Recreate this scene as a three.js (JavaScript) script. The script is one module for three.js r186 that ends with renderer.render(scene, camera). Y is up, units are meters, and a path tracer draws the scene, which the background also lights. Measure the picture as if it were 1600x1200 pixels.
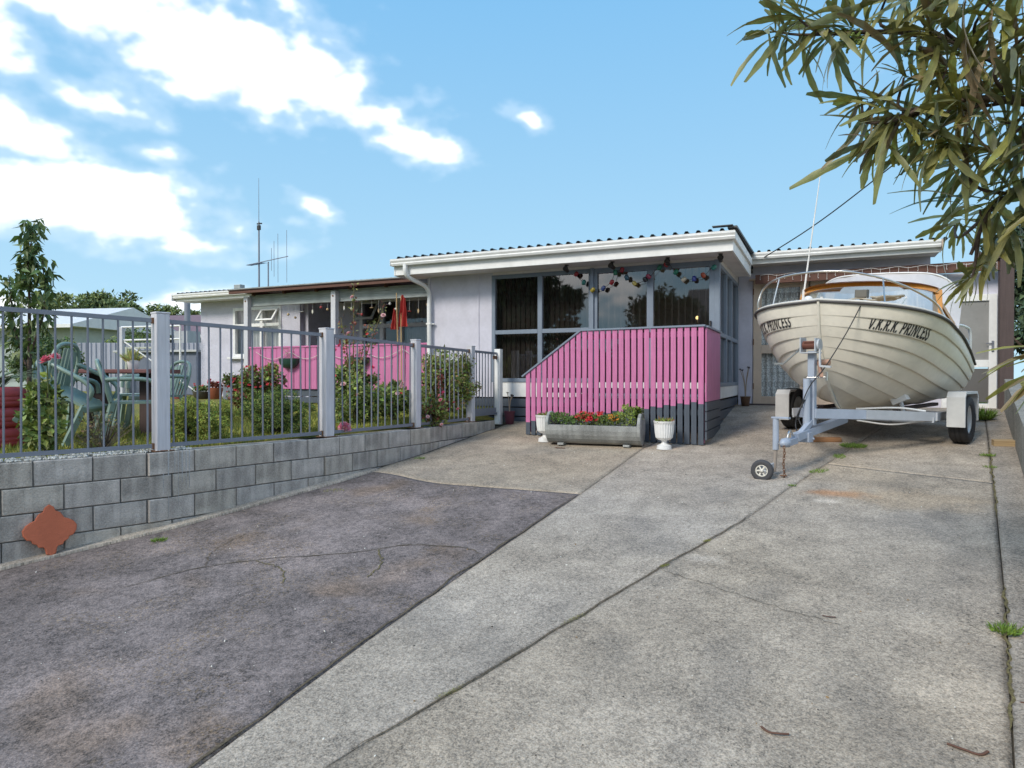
import * as THREE from 'three';
import { mergeGeometries } from 'three/addons/utils/BufferGeometryUtils.js';
import { ImprovedNoise } from 'three/addons/math/ImprovedNoise.js';
import { FontLoader } from 'three/addons/loaders/FontLoader.js';

// ---------------------------------------------------------------- camera, sky, sun, exposure
const scene = new THREE.Scene();
const camera = new THREE.PerspectiveCamera(59.05, 4 / 3, 0.05, 900);
camera.position.set(0, 1.73, 0);
camera.rotation.order = 'YXZ';
camera.rotation.set(-0.0094, 24.4 * Math.PI / 180, 0);
const renderer = new THREE.WebGLRenderer({ antialias: true });
renderer.toneMapping = THREE.LinearToneMapping;
renderer.toneMappingExposure = 1.36;
renderer.shadowMap.enabled = true;
const sun = new THREE.DirectionalLight(new THREE.Color(1, 0.93, 0.82), 2.2);
sun.position.set(-12, 22, 18);
sun.target.position.set(-2, 0, -8);
sun.shadow.radius = 30;
sun.castShadow = true;
sun.shadow.mapSize.set(2048, 2048);
Object.assign(sun.shadow.camera, { left: -22, right: 22, top: 22, bottom: -22, near: 1, far: 90 });
scene.add(sun, sun.target);

function mulberry(a) { return () => { a |= 0; a = (a + 0x6d2b79f5) | 0; let t = Math.imul(a ^ (a >>> 15), 1 | a); t = (t + Math.imul(t ^ (t >>> 7), 61 | t)) ^ t; return ((t ^ (t >>> 14)) >>> 0) / 4294967296; }; }
let rnd = mulberry(7);
const rr = (a, b) => a + (b - a) * rnd();
const lerp = (a, b, t) => a + (b - a) * t, clamp = (v, a = 0, b = 1) => Math.min(b, Math.max(a, v));
const sstep = (a, b, v) => { const t = clamp((v - a) / (b - a)); return t * t * (3 - 2 * t); };
const perlin = new ImprovedNoise();
const pn = (x, y, z = 0) => perlin.noise(x, y, z);
function fbm(x, y, z, o = 4) { let s = 0, a = 0.5; for (let i = 0; i < o; i++) { s += a * pn(x, y, z); x *= 2.03; y *= 2.03; z *= 2.03; a *= 0.5; } return s; }

{ // the sky: clear blue air paling to the horizon, fair-weather clouds all round
  const W = 3072, H = 1536, data = new Float32Array(W * H * 4);
  const head = 24.4 * Math.PI / 180;
  // clouds as [azimuth from the view direction (right +), elevation, half width, half height, tilt], degrees
  const clouds = [[-24.5, 24.2, 12.6, 4.1, -0.16], [-15.0, 22.6, 5.4, 2.5, -0.42], [-33, 25.5, 5, 2.0, 0], [-38.5, 16.5, 6.0, 2.0, -0.10], [-38.5, 21.5, 3.2, 2.8, 0], [-31, 11.8, 9.6, 2.9, -0.04], [-37, 11.8, 5, 2.4, 0], [-27, 5.4, 9, 1.2, 0], [-36.5, 5.0, 7, 1.3, 0],
    [-30, 18.8, 2.6, 0.9, -0.2], [-8.6, 18.8, 3.4, 1.1, -0.15], [1.6, 20.6, 1.5, 0.75, -0.4], [-16.5, 13.6, 1.6, 0.6, -0.3], [-27.5, 16.3, 1.4, 0.7, 0]];
  const wr = mulberry(41);
  for (let k = 0; k < 120; k++) {  // clouds out of view, more of them added to whiten the ambient light
    const az = 48 + wr() * 264, el = 4 + 58 * Math.pow(wr(), 1.5);
    const w = 5 + 9 * wr();
    clouds.push([az > 180 ? az - 360 : az, el, w / Math.max(0.45, Math.cos(el * Math.PI / 180)), w * (0.22 + 0.16 * wr()), 0.25 * (wr() - 0.5)]);
  }
  const cl = clouds.map(([a, e, w, h, t]) => ({ a, e, w, h, c: Math.cos(t), s: Math.sin(t), ce: Math.cos(e * Math.PI / 180) }));
  for (let j = 0; j < H; j++) {
    const el = ((j + 0.5) / H - 0.5) * Math.PI, eld = el * 180 / Math.PI;
    const up = Math.sin(Math.max(el, 0));
    // paler and slightly greener near the horizon, deeper overhead
    const k = Math.pow(clamp(up), 0.62);
    const r0 = lerp(0.46, 0.10, clamp(k * 1.22)), g0 = lerp(0.66, 0.31, clamp(k * 1.12)), b0 = lerp(0.75, 0.62, clamp(k * 1.05));
    for (let i = 0; i < W; i++) {
      const at = (j * W + i) * 4;
      let r = r0, g = g0, b = b0;
      if (eld > 0.2) {
        const phi = ((i + 0.5) / W - 0.5) * 2 * Math.PI;           // u = atan2(z, x) / 2pi + 0.5
        const dx = Math.cos(phi) * Math.cos(el), dz = Math.sin(phi) * Math.cos(el), dy = Math.sin(el);
        let az = (Math.atan2(dx, -dz) + head) * 180 / Math.PI;       // 0 along the view, right positive
        az = ((az + 540) % 360) - 180;
        let d = -9, low = 0;
        for (const c of cl) {
          let da = az - c.a; if (da > 180) da -= 360; if (da < -180) da += 360;
          if (Math.abs(da) > c.w * 2.2 + 4) continue;
          const de = eld - c.e; if (Math.abs(de) > c.w * 1.1 + 5) continue;
          const x = (da * c.c + de * c.s) / c.w, y = (-da * c.s + de * c.c) / (de < 0 ? c.h * 0.8 : c.h);
          const v = 1 - Math.sqrt(x * x + y * y);
          const q = v * Math.min(1, 0.35 + c.h / 3.2);
          if (q > d) { d = q; low = y; }
        }
        if (d > -1.2) {
          const n = fbm(dx * 7, dy * 15, dz * 7, 3) * 1.05 + fbm(dx * 26 + 5, dy * 44, dz * 26, 4) * 0.75;
          const v = d + n * 1.15 + 0.02;
          const a = sstep(-0.10, 0.62, v) * 0.97;
          const thin = sstep(-0.5, 0.15, v) * 0.16;
          const al = Math.max(a, thin);
          const body = sstep(0.0, 0.7, v) * sstep(0.2, -0.9, low);    // the flat undersides are a little greyer
          const cw = 1.12 - 0.26 * body + 0.22 * n;
          r = lerp(r, cw * 0.985, al); g = lerp(g, cw * 0.995, al); b = lerp(b, cw * 1.01, al);
        }
      }
      data[at] = r; data[at + 1] = g; data[at + 2] = b; data[at + 3] = 1;
    }
  }
  const t = new THREE.DataTexture(data, W, H, THREE.RGBAFormat, THREE.FloatType);
  t.mapping = THREE.EquirectangularReflectionMapping;
  t.magFilter = t.minFilter = THREE.LinearFilter;
  t.needsUpdate = true;
  scene.background = t; scene.environment = t;
}

// ---------------------------------------------------------------- helpers: shapes
const V = (x, y, z) => new THREE.Vector3(x, y, z);
const gy = (z) => 0.1066 * clamp(-z, -2.5, 11.9);                    // the driveway climbs to the house
const lawnY = (z) => 1.02 + 0.028 * clamp(-z - 3, 0, 9);             // the garden behind the block wall
// uv in metres from the face's main direction
function muv(g, ox = 0, oy = 0) {
  if (g.index) g = g.toNonIndexed();
  if (!g.attributes.normal) g.computeVertexNormals();
  const p = g.attributes.position, n = p.count, uv = new Float32Array(n * 2), a = V(), b = V(), c = V(), m = V();
  for (let i = 0; i < n; i += 3) {
    a.fromBufferAttribute(p, i); b.fromBufferAttribute(p, i + 1); c.fromBufferAttribute(p, i + 2);
    m.copy(b).sub(a).cross(c.clone().sub(a));
    const X = Math.abs(m.x), Y = Math.abs(m.y), Z = Math.abs(m.z);
    for (let k = 0; k < 3; k++) {
      const x = p.getX(i + k), y = p.getY(i + k), z = p.getZ(i + k);
      const [u, v] = Y >= X && Y >= Z ? [x, z] : X >= Z ? [z, y] : [x, y];
      uv[(i + k) * 2] = u + ox; uv[(i + k) * 2 + 1] = v + oy;
    }
  }
  g.setAttribute('uv', new THREE.BufferAttribute(uv, 2));
  for (const k of Object.keys(g.attributes)) if (!['position', 'normal', 'uv', 'color'].includes(k)) g.deleteAttribute(k);
  return g;
}
const place = (g, [x, y, z] = [0, 0, 0], ry = 0, rx = 0, rz = 0) => { if (rx || ry || rz) g.applyMatrix4(new THREE.Matrix4().makeRotationFromEuler(new THREE.Euler(rx, ry, rz, 'YXZ'))); g.translate(x, y, z); return g; };
const bx = (w, h, d, p, ry, rx, rz) => place(muv(new THREE.BoxGeometry(w, h, d), rnd() * 3, rnd() * 3), p, ry, rx, rz);
// a box from corner to corner
const bb = (x0, x1, y0, y1, z0, z1) => bx(Math.abs(x1 - x0), Math.abs(y1 - y0), Math.abs(z1 - z0), [(x0 + x1) / 2, (y0 + y1) / 2, (z0 + z1) / 2]);
// a box with chamfered edges, centred
function cham(w, h, d, c = 0.004, p, ry, rx, rz) {
  const s = new THREE.Shape(); const x = w / 2 - c, y = h / 2 - c;
  s.moveTo(-x, -y); s.lineTo(x, -y); s.lineTo(x, y); s.lineTo(-x, y); s.closePath();
  const g = new THREE.ExtrudeGeometry(s, { depth: d - 2 * c, bevelEnabled: true, bevelSize: c, bevelThickness: c, bevelSegments: 1, steps: 1 });
  g.translate(0, 0, -(d / 2 - c)); g.computeVertexNormals();
  return place(muv(g, rnd() * 3, rnd() * 3), p, ry, rx, rz);
}
function between(g, p, q) { // a shape along +y of unit length, put from p to q
  const d = q.clone().sub(p), l = d.length();
  g.scale(1, l, 1); g.translate(0, l / 2, 0);
  g.applyQuaternion(new THREE.Quaternion().setFromUnitVectors(V(0, 1, 0), d.normalize())); g.translate(p.x, p.y, p.z);
  return g;
}
const cyl = (p, q, r, r2 = r, n = 10) => muv(between(new THREE.CylinderGeometry(r2, r, 1, n), p, q));
// a bar with its width kept level
function bar(p, q, w, h, c = 0.003) {
  const d = q.clone().sub(p), l = d.length(); d.normalize();
  const side = Math.abs(d.y) > 0.99 ? V(1, 0, 0) : V(0, 1, 0).cross(d).normalize(), up = d.clone().cross(side);
  const g = cham(w, h, l, c);
  g.applyMatrix4(new THREE.Matrix4().makeBasis(side, up, d)); g.translate((p.x + q.x) / 2, (p.y + q.y) / 2, (p.z + q.z) / 2);
  return g;
}
const tube = (pts, r, seg = 24, n = 7, closed = false) => muv(new THREE.TubeGeometry(new THREE.CatmullRomCurve3(pts, closed), seg, r, n, closed));
const lathe = (pts, n = 24) => muv(new THREE.LatheGeometry(pts.map(([x, y]) => new THREE.Vector2(x, y)), n));
// a tube that tapers along its points
function limb(pts, r0, r1, seg = 14, n = 7) {
  const cv = new THREE.CatmullRomCurve3(pts), g = new THREE.TubeGeometry(cv, seg, 1, n, false), p = g.attributes.position;
  for (let i = 0; i <= seg; i++) { const c = cv.getPointAt(i / seg), r = lerp(r0, r1, i / seg) * (1 + 0.1 * pn(i * 0.9, r0 * 90)); for (let k = 0; k <= n; k++) { const a = i * (n + 1) + k; p.setXYZ(a, c.x + (p.getX(a) - c.x) * r, c.y + (p.getY(a) - c.y) * r, c.z + (p.getZ(a) - c.z) * r); } }
  return muv(g);
}
function extrude(pts, depth, bevel = 0) {
  const g = new THREE.ExtrudeGeometry(new THREE.Shape(pts.map(([x, y]) => new THREE.Vector2(x, y))), { depth, bevelEnabled: bevel > 0, bevelSize: bevel, bevelThickness: bevel, bevelSegments: 2, steps: 1 });
  return muv(g);
}
const join = (list) => list.length === 1 ? list[0] : mergeGeometries(list.map((g) => (g.index ? g.toNonIndexed() : g)));

// ---------------------------------------------------------------- helpers: objects
const taken = {};
const numbered = (n) => { const k = taken[n] = (taken[n] ?? -1) + 1; return k ? n + '_' + String(k).padStart(3, '0') : n; };
function mesh(name, geo, m, parent) { const o = new THREE.Mesh(Array.isArray(geo) ? join(geo) : geo, m); o.name = name; if (parent) parent.add(o); return o; }
function tag(o, label, category, group) { o.userData.label = label; o.userData.category = category; if (group) o.userData.group = group; return o; }
function thing(name, label, category, p = [0, 0, 0], ry = 0, group) { const o = new THREE.Group(); o.name = numbered(name); o.position.set(...p); o.rotation.y = ry; scene.add(o); return tag(o, label, category, group); }
function solo(name, geo, m, label, category, group) { const o = mesh(numbered(name), geo, m, scene); return tag(o, label, category, group); }
function struct(name, geo, m) { const o = mesh(numbered(name), geo, m, scene); o.userData.kind = 'structure'; return o; }
function copyOf(src, label, p, ry = 0) { const c = src.clone(); c.name = numbered(src.name.replace(/_\d{3}$/, '')); c.userData = { ...src.userData }; if (label) c.userData.label = label; c.position.set(...p); c.rotation.y = ry; scene.add(c); return c; }

// ---------------------------------------------------------------- helpers: textures (all tile)
function hash2(x, y, s) { let h = Math.imul(x, 374761393) + Math.imul(y, 668265263) + Math.imul(s, 1274126177); h = Math.imul(h ^ (h >>> 13), 1274126177); return ((h ^ (h >>> 16)) >>> 0) / 4294967296; }
function vn(x, y, p, s, q = p) { // value noise with periods p and q
  const xi = Math.floor(x), yi = Math.floor(y), fx = x - xi, fy = y - yi, u = fx * fx * (3 - 2 * fx), v = fy * fy * (3 - 2 * fy);
  const w = (a, m) => ((a % m) + m) % m, x0 = w(xi, p), x1 = w(xi + 1, p), y0 = w(yi, q), y1 = w(yi + 1, q);
  return lerp(lerp(hash2(x0, y0, s), hash2(x1, y0, s), u), lerp(hash2(x0, y1, s), hash2(x1, y1, s), u), v);
}
const toS = (c) => 255 * (c <= 0.0031308 ? 12.92 * c : 1.055 * Math.pow(clamp(c), 1 / 2.4) - 0.055);
function tex(size, metres, fn, color = true) { // fn(u, v in 0..1) -> linear [r, g, b] or a height
  const d = new Uint8Array(size * size * 4);
  for (let j = 0; j < size; j++) for (let i = 0; i < size; i++) {
    const c = fn(i / size, j / size), k = (j * size + i) * 4;
    if (color) { d[k] = toS(c[0]); d[k + 1] = toS(c[1]); d[k + 2] = toS(c[2]); } else d[k] = d[k + 1] = d[k + 2] = clamp(c) * 255;
    d[k + 3] = 255;
  }
  const t = new THREE.DataTexture(d, size, size);
  t.wrapS = t.wrapT = THREE.RepeatWrapping; t.magFilter = THREE.LinearFilter; t.minFilter = THREE.LinearMipmapLinearFilter; t.generateMipmaps = true;
  if (color) t.colorSpace = THREE.SRGBColorSpace;
  t.repeat.set(1 / metres, 1 / metres); t.needsUpdate = true;
  return t;
}
const C = (r, g, b) => new THREE.Color().setRGB(r, g, b);
const mat = (r, g, b, rough = 0.7, o = {}) => new THREE.MeshStandardMaterial({ color: C(r, g, b), roughness: rough, metalness: 0, ...o });
const phys = (r, g, b, rough, o) => new THREE.MeshPhysicalMaterial({ color: C(r, g, b), roughness: rough, ...o });

// grain shared by many paints: mottling around 1
const mottle = (lo, hi, sx, sy, seed) => tex(512, 1.1, (u, v) => { const n = 0.5 * vn(u * sx, v * sy, sx, seed) + 0.3 * vn(u * sx * 4, v * sy * 4, sx * 4, seed + 1) + 0.2 * vn(u * 256, v * 256, 256, seed + 2); const k = lerp(lo, hi, n); return [k, k, k]; });
const T = {
  mottle: mottle(0.78, 1.0, 8, 8, 3),
  streak: tex(512, 0.9, (u, v) => { const n = 0.45 * vn(u * 64, v * 4, 64, 5, 4) + 0.3 * vn(u * 128, v * 8, 128, 6, 8) + 0.25 * vn(u * 10, v * 10, 10, 7); const k = lerp(0.7, 1.02, n); return [k, k * 0.995, k * 0.985]; }),
  fineBump: tex(512, 0.5, (u, v) => 0.4 * vn(u * 60, v * 60, 60, 8) + 0.35 * vn(u * 128, v * 128, 128, 9) + 0.25 * vn(u * 256, v * 256, 256, 10), false),
  stucco: tex(512, 0.8, (u, v) => { const a = vn(u * 46, v * 46, 46, 11), b = vn(u * 100, v * 100, 100, 12); return Math.pow(a, 1.6) * 0.7 + b * 0.3; }, false),
  concrete: tex(2048, 2.6, (u, v) => {
    const a = vn(u * 1024, v * 1024, 1024, 20), b = vn(u * 400, v * 400, 400, 21), c = vn(u * 150, v * 150, 150, 22), d = vn(u * 22, v * 22, 22, 23), e = vn(u * 6, v * 6, 6, 24), w = vn(u * 330 + 7, v * 330, 330, 25);
    let k = 0.56 + 0.40 * (a - 0.5) + 0.42 * (b - 0.5) + 0.22 * (c - 0.5) + 0.16 * (d - 0.5) + 0.12 * (e - 0.5);
    if (w > 0.86) k += (w - 0.86) * 2.2; if (w < 0.12) k -= (0.12 - w) * 2.6;
    const h = vn(u * 500, v * 500, 500, 26) - 0.5;
    k = clamp(k, 0.1, 1.0);
    return [k * (1.01 + 0.05 * h), k, k * (0.955 - 0.06 * h)];
  }),
  concreteBump: tex(1024, 2.6, (u, v) => 0.5 * vn(u * 512, v * 512, 512, 20) + 0.5 * vn(u * 200, v * 200, 200, 21), false),
  asphalt: tex(2048, 2.6, (u, v) => {
    const a = vn(u * 1024, v * 1024, 1024, 30), b = vn(u * 330, v * 330, 330, 31), c = vn(u * 90, v * 90, 90, 32), d = vn(u * 14, v * 14, 14, 33), w = vn(u * 420, v * 420, 420, 35), y = vn(u * 260, v * 260, 260, 36), m = vn(u * 9, v * 9, 9, 37);
    let k = 0.5 + 0.46 * (a - 0.5) + 0.45 * (b - 0.5) + 0.28 * (c - 0.5) + 0.26 * (d - 0.5);
    if (w > 0.88) k += (w - 0.88) * 3.2;
    k = clamp(k, 0.08, 1);
    const l = sstep(0.60, 0.86, y) * sstep(0.45, 0.75, m) * 0.5;      // ochre lichen in patches
    return [k * lerp(1.0, 1.2, l), k * lerp(0.965, 0.97, l), k * lerp(0.965, 0.5, l)];
  }),
  block: tex(1024, 1.3, (u, v) => {
    const a = vn(u * 512, v * 512, 512, 40), b = vn(u * 180, v * 180, 180, 41), c = vn(u * 14, v * 14, 14, 42), d = vn(u * 40, v * 5, 40, 43, 5);
    const k = clamp(0.72 + 0.22 * (a - 0.5) + 0.2 * (b - 0.5) + 0.3 * (c - 0.5) + 0.24 * (d - 0.5)); return [k, k, k];
  }),
  weather: tex(512, 1.2, (u, v) => { // grey timber grain running along u
    const a = vn(u * 6, v * 120, 6, 50, 120), b = vn(u * 16, v * 240, 16, 51, 240), c = vn(u * 9, v * 9, 9, 52); const k = clamp(0.45 + 0.4 * a + 0.2 * b + 0.2 * (c - 0.5)); return [k, k, k]; }),
};
// ---------------------------------------------------------------- materials
const bump = (t, s) => ({ bumpMap: t, bumpScale: s });
const M = {
  concrete: mat(0.595, 0.517, 0.447, 0.92, { map: T.concrete, vertexColors: true, ...bump(T.concreteBump, 0.003) }),
  asphalt: mat(0.335, 0.285, 0.262, 0.9, { map: T.asphalt, vertexColors: true, ...bump(T.concreteBump, 0.004) }),
  plainConcrete: mat(0.40, 0.39, 0.365, 0.92, { map: T.concrete, ...bump(T.concreteBump, 0.003) }),
  dirt: mat(0.10, 0.082, 0.062, 0.98, { map: T.concrete }),
  mortar: mat(0.17, 0.17, 0.17, 0.95, { map: T.block }),
  lilac: mat(0.62, 0.61, 0.70, 0.82, { map: T.mottle, ...bump(T.fineBump, 0.0006) }),
  stucco: mat(0.60, 0.595, 0.69, 0.86, { map: T.mottle, ...bump(T.stucco, 0.006) }),
  white: mat(0.84, 0.84, 0.83, 0.5, { map: T.mottle, ...bump(T.fineBump, 0.0003) }),
  whiteGloss: mat(0.85, 0.85, 0.84, 0.3, { map: T.mottle }),
  soffit: mat(0.74, 0.70, 0.69, 0.7, { map: T.mottle }),
  slate: mat(0.205, 0.25, 0.315, 0.45, { map: T.mottle }),
  slateDark: mat(0.074, 0.092, 0.122, 0.6, { map: T.streak, ...bump(T.fineBump, 0.0008) }),
  pink: mat(0.60, 0.185, 0.38, 0.5, { map: T.streak, ...bump(T.fineBump, 0.0008) }),
  postPaint: mat(0.66, 0.66, 0.71, 0.45, { map: T.streak, ...bump(T.fineBump, 0.0006) }),
  galv: mat(0.235, 0.255, 0.305, 0.5, { map: T.mottle, metalness: 0.25 }),
  rust: mat(0.20, 0.105, 0.06, 0.9, { map: T.mottle }),
  roof: mat(0.105, 0.112, 0.118, 0.55, { map: T.mottle }),
  roofPale: mat(0.55, 0.56, 0.56, 0.5, { map: T.mottle }),
  brownWood: mat(0.135, 0.062, 0.045, 0.75, { map: T.streak }),
  brownPost: mat(0.095, 0.068, 0.066, 0.85, { map: T.streak, ...bump(T.fineBump, 0.002) }),
  greyTimber: mat(0.46, 0.50, 0.50, 0.85, { map: T.weather, ...bump(T.weather, 0.002) }),
  beige: mat(0.68, 0.54, 0.42, 0.5, { map: T.mottle }),
  roomFloor: mat(0.30, 0.22, 0.16, 0.8, { map: T.mottle }),
  roomWall: mat(0.62, 0.58, 0.52, 0.9, { map: T.mottle }),
  blind: mat(0.115, 0.09, 0.073, 0.85),
  blindPale: mat(0.36, 0.30, 0.24, 0.85),
  glass: phys(0.80, 0.82, 0.82, 0.015, { transmission: 1, thickness: 0, ior: 1.75 }),
  clear: phys(0.92, 0.93, 0.93, 0.02, { transmission: 1, thickness: 0, ior: 1.45 }),
  tint: phys(0.42, 0.42, 0.43, 0.02, { transmission: 1, thickness: 0, ior: 2.15 }),
  frosted: mat(0.285, 0.28, 0.27, 0.28, { map: T.mottle }),
  black: mat(0.02, 0.02, 0.022, 0.5),
  rubber: mat(0.03, 0.03, 0.032, 0.85, { ...bump(T.fineBump, 0.001) }),
  bark: mat(0.115, 0.082, 0.065, 0.95, { map: T.weather, ...bump(T.weather, 0.006) }),
  soil: mat(0.085, 0.06, 0.045, 1, { map: T.concrete }),
  terracotta: mat(0.50, 0.14, 0.07, 0.85, { map: T.mottle, ...bump(T.fineBump, 0.002) }),
};

// ---------------------------------------------------------------- ground
const polyX = (pts) => (z) => { // x along a line given as [x, z] with z falling
  if (z >= pts[0][1]) { const [a, b] = pts; return a[0] + (b[0] - a[0]) * (z - a[1]) / (b[1] - a[1]); }
  for (let i = 0; i < pts.length - 1; i++) if (z >= pts[i + 1][1]) return lerp(pts[i][0], pts[i + 1][0], (z - pts[i][1]) / (pts[i + 1][1] - pts[i][1]));
  const a = pts[pts.length - 2], b = pts[pts.length - 1]; return a[0] + (b[0] - a[0]) * (z - a[1]) / (b[1] - a[1]);
};
const wallLine = [[-6.42, -1.0], [-5.61, -3.05], [-5.2, -4.12], [-4.80, -5.84], [-4.62, -7.34], [-4.55, -8.70], [-4.50, -9.2]];
const wallX = polyX(wallLine);
const leftX = polyX([[-2.25, 2], [-2.22, -2.0], [-2.21, -3.0], [-2.16, -4.1], [-2.09, -5.25], [-2.03, -6.1], [-1.95, -8.25], [-1.2, -12.3]]);
const midX = polyX([[-2.02, 2], [-1.93, -1.4], [-1.69, -2.23], [-1.54, -2.67], [-1.31, -3.39], [-0.96, -4.44], [-0.55, -5.61], [-0.27, -6.66], [0.33, -8.67], [1.38, -12.3]]);
const rightX = polyX([[0.0, 1.0], [0.65, -2.99], [0.93, -4.47], [1.37, -6.99], [1.84, -9.76], [2.26, -12.3]]);
const bankX = (z) => rightX(z) + 0.24;
// a slab cast in place: fine top, skirts down its sides. xs(z): left and right edges; zs(s): near and far edges
function slab(name, L, R, Z0, Z1, m, tint, opt = {}) {
  const ns = opt.ns || 40, nt = opt.nt || 60, pos = [], uv = [], col = [], idx = [];
  const add = (x, y, z, c) => { pos.push(x, y, z); uv.push(x, z); col.push(...c); return pos.length / 3 - 1; };
  for (let j = -1; j <= nt + 1; j++) for (let i = -1; i <= ns + 1; i++) {
    const s = clamp(i / ns), t = clamp(j / nt), z = lerp(Z0(s), Z1(s), t), x = lerp(L(z), R(z), s);
    const skirt = i < 0 || j < 0 || i > ns || j > nt;
    const edge = !skirt && (i === 0 || i === ns || j === 0 || j === nt);
    add(x, gy(z) + (opt.dy || 0) + 0.006 * fbm(x * 0.9, z * 0.9, 3, 3) - (edge ? (opt.edge ?? 0.004) : 0) - (skirt ? 0.07 : 0), z, tint(x, z, s, t));
  }
  const w = ns + 3;
  for (let j = 0; j < nt + 2; j++) for (let i = 0; i < ns + 2; i++) { const a = j * w + i; idx.push(a, a + 1, a + w, a + 1, a + w + 1, a + w); }
  const g = new THREE.BufferGeometry();
  g.setAttribute('position', new THREE.Float32BufferAttribute(pos, 3)); g.setAttribute('uv', new THREE.Float32BufferAttribute(uv, 2)); g.setAttribute('color', new THREE.Float32BufferAttribute(col, 3));
  g.setIndex(idx); g.computeVertexNormals();
  return struct(name, g, m);
}
const grey = (k, w = 0) => [k * (1 + 0.05 * w), k, k * (1 - 0.09 * w)];
const spot = (x, z, cx, cz, r, rz = r) => clamp(1 - Math.hypot((x - cx) / r, (z - cz) / rz) + 0.7 * fbm(x * 5, z * 5, 9, 3));
function concreteTint(base, warm, seed) {
  return (x, z) => {
    let k = base * (1 + 0.34 * fbm(x * 0.8 + seed, z * 0.8, seed, 4) + 0.24 * fbm(x * 4 + seed, z * 4, 2, 3)), w = warm + 1.2 * fbm(x * 0.6, z * 0.6, seed + 4, 2);
    const c = grey(k, w);
    const dk = sstep(0.05, 0.32, fbm(x * 1.7, z * 1.1, seed + 8, 4)); c[0] *= 1 - 0.2 * dk; c[1] *= 1 - 0.19 * dk; c[2] *= 1 - 0.17 * dk;
    return c;
  };
}
const mixc = (c, d, a) => [lerp(c[0], d[0], a), lerp(c[1], d[1], a), lerp(c[2], d[2], a)];
const G2 = 0.004;
const darkFront = (s) => -6.30 + 0.27 * sstep(0, 0.45, s) + 0.02 * fbm(s * 9, 1, 1, 3);
const tintDark = (x, z) => {
  const k = 1.0 * (1 + 0.55 * fbm(x * 0.7, z * 0.7, 5, 4) + 0.3 * fbm(x * 3.5, z * 3.5, 1, 3));
  let c = [k, k, k * 1.01];
  c = mixc(c, [1.0, 0.80, 0.52], 0.55 * sstep(0.10, 0.4, fbm(x * 1.3 + 3, z * 1.3, 7, 4)));       // brown and ochre film patches with ragged edges
  c = mixc(c, [1.75, 1.7, 1.68], 0.42 * sstep(0.08, 0.42, fbm(x * 0.9 + 9, z * 1.2, 12, 4)));      // worn pale patches
  return c;
};
slab('asphalt_drive', (z) => wallX(z) + 0.17, (z) => leftX(z) - G2, () => 2, darkFront, M.asphalt, tintDark, { ns: 70, nt: 150 });
const tintUp = concreteTint(0.92, 0.9, 11), tintC = concreteTint(1.0, 0.15, 23), tintD = concreteTint(0.98, 0.55, 37);
slab('concrete_drive', (z) => wallX(Math.max(z, -9.2)) + 0.1, (z) => leftX(z) - G2, (s) => darkFront(s) - 0.01, () => -12.3, M.concrete, tintUp, { ns: 50, nt: 90 });
slab('concrete_drive', (z) => leftX(z) + G2, (z) => midX(z) - G2, () => 2, () => -12.3, M.concrete, (x, z) => tintC(x, z), { ns: 40, nt: 200 });
// the right-hand strip was cast in bays
const rustTint = (x, z) => {
  let c = tintD(x, z);
  c = mixc(c, [1.15, 0.66, 0.36], 0.8 * sstep(0.15, 0.75, spot(x, z, 0.14, -6.62, 0.42, 0.2)));       // rust under the drawbar
  c = mixc(c, [1.6, 1.6, 1.6], 0.8 * sstep(0.25, 0.8, spot(x, z, 0.03, -6.37, 0.24, 0.11)));        // spilt white paint beside it
  c = mixc(c, [1.5, 1.5, 1.5], 0.65 * sstep(0.3, 0.9, spot(x, z, -0.72, -4.72, 0.28, 0.14)));
  c = mixc(c, [1.12, 0.95, 0.72], 0.45 * sstep(0.1, 0.7, spot(x, z, 0.75, -6.6, 0.8, 0.5)));
  return c;
};
const bays = [2, -7.8, -12.3], rise = [0, 0.47, 0];
for (let k = 0; k < 2; k++) slab('concrete_drive', (z) => midX(z) + G2, (z) => rightX(z) - G2, (s) => bays[k] - (k ? 0.0012 : 0) + rise[k] * s, (s) => bays[k + 1] + 0.0012 + rise[k + 1] * s, M.concrete, rustTint, { ns: 50, nt: [200, 70][k], edge: 0.0012 });
slab('edge_strip', (z) => rightX(z) + G2, (z) => bankX(z) + 0.02, () => 2, () => -12.3, M.concrete, concreteTint(0.9, 0.1, 51), { ns: 8, nt: 160, dy: 0.006 });
// the cement fillet along the foot of the block wall
slab('cement_footing', (z) => wallX(z) - 0.05, (z) => wallX(z) + 0.165 + 0.03 * fbm(z * 3, 1, 1, 3), () => 1, () => -6.4, M.concrete, concreteTint(1.15, 0.2, 61), { ns: 8, nt: 160, dy: 0.016 });

function sheet(name, x0, x1, z0, z1, nx, nz, fy, m, tint) {
  const pos = [], uv = [], col = [], idx = [];
  for (let j = 0; j <= nz; j++) for (let i = 0; i <= nx; i++) { const z = lerp(z0, z1, j / nz), a = typeof x0 === 'function' ? x0(z) : x0, b = typeof x1 === 'function' ? x1(z) : x1, s = i / nx; const x = lerp(a, b, s); pos.push(x, fy(x, z), z); uv.push(x, z); col.push(...tint(x, z)); }
  for (let j = 0; j < nz; j++) for (let i = 0; i < nx; i++) { const a = j * (nx + 1) + i; idx.push(a, a + 1, a + nx + 1, a + 1, a + nx + 2, a + nx + 1); }
  const g = new THREE.BufferGeometry();
  g.setAttribute('position', new THREE.Float32BufferAttribute(pos, 3)); g.setAttribute('uv', new THREE.Float32BufferAttribute(uv, 2)); g.setAttribute('color', new THREE.Float32BufferAttribute(col, 3));
  g.setIndex(idx); g.computeVertexNormals();
  return struct(name, g, m);
}
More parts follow.
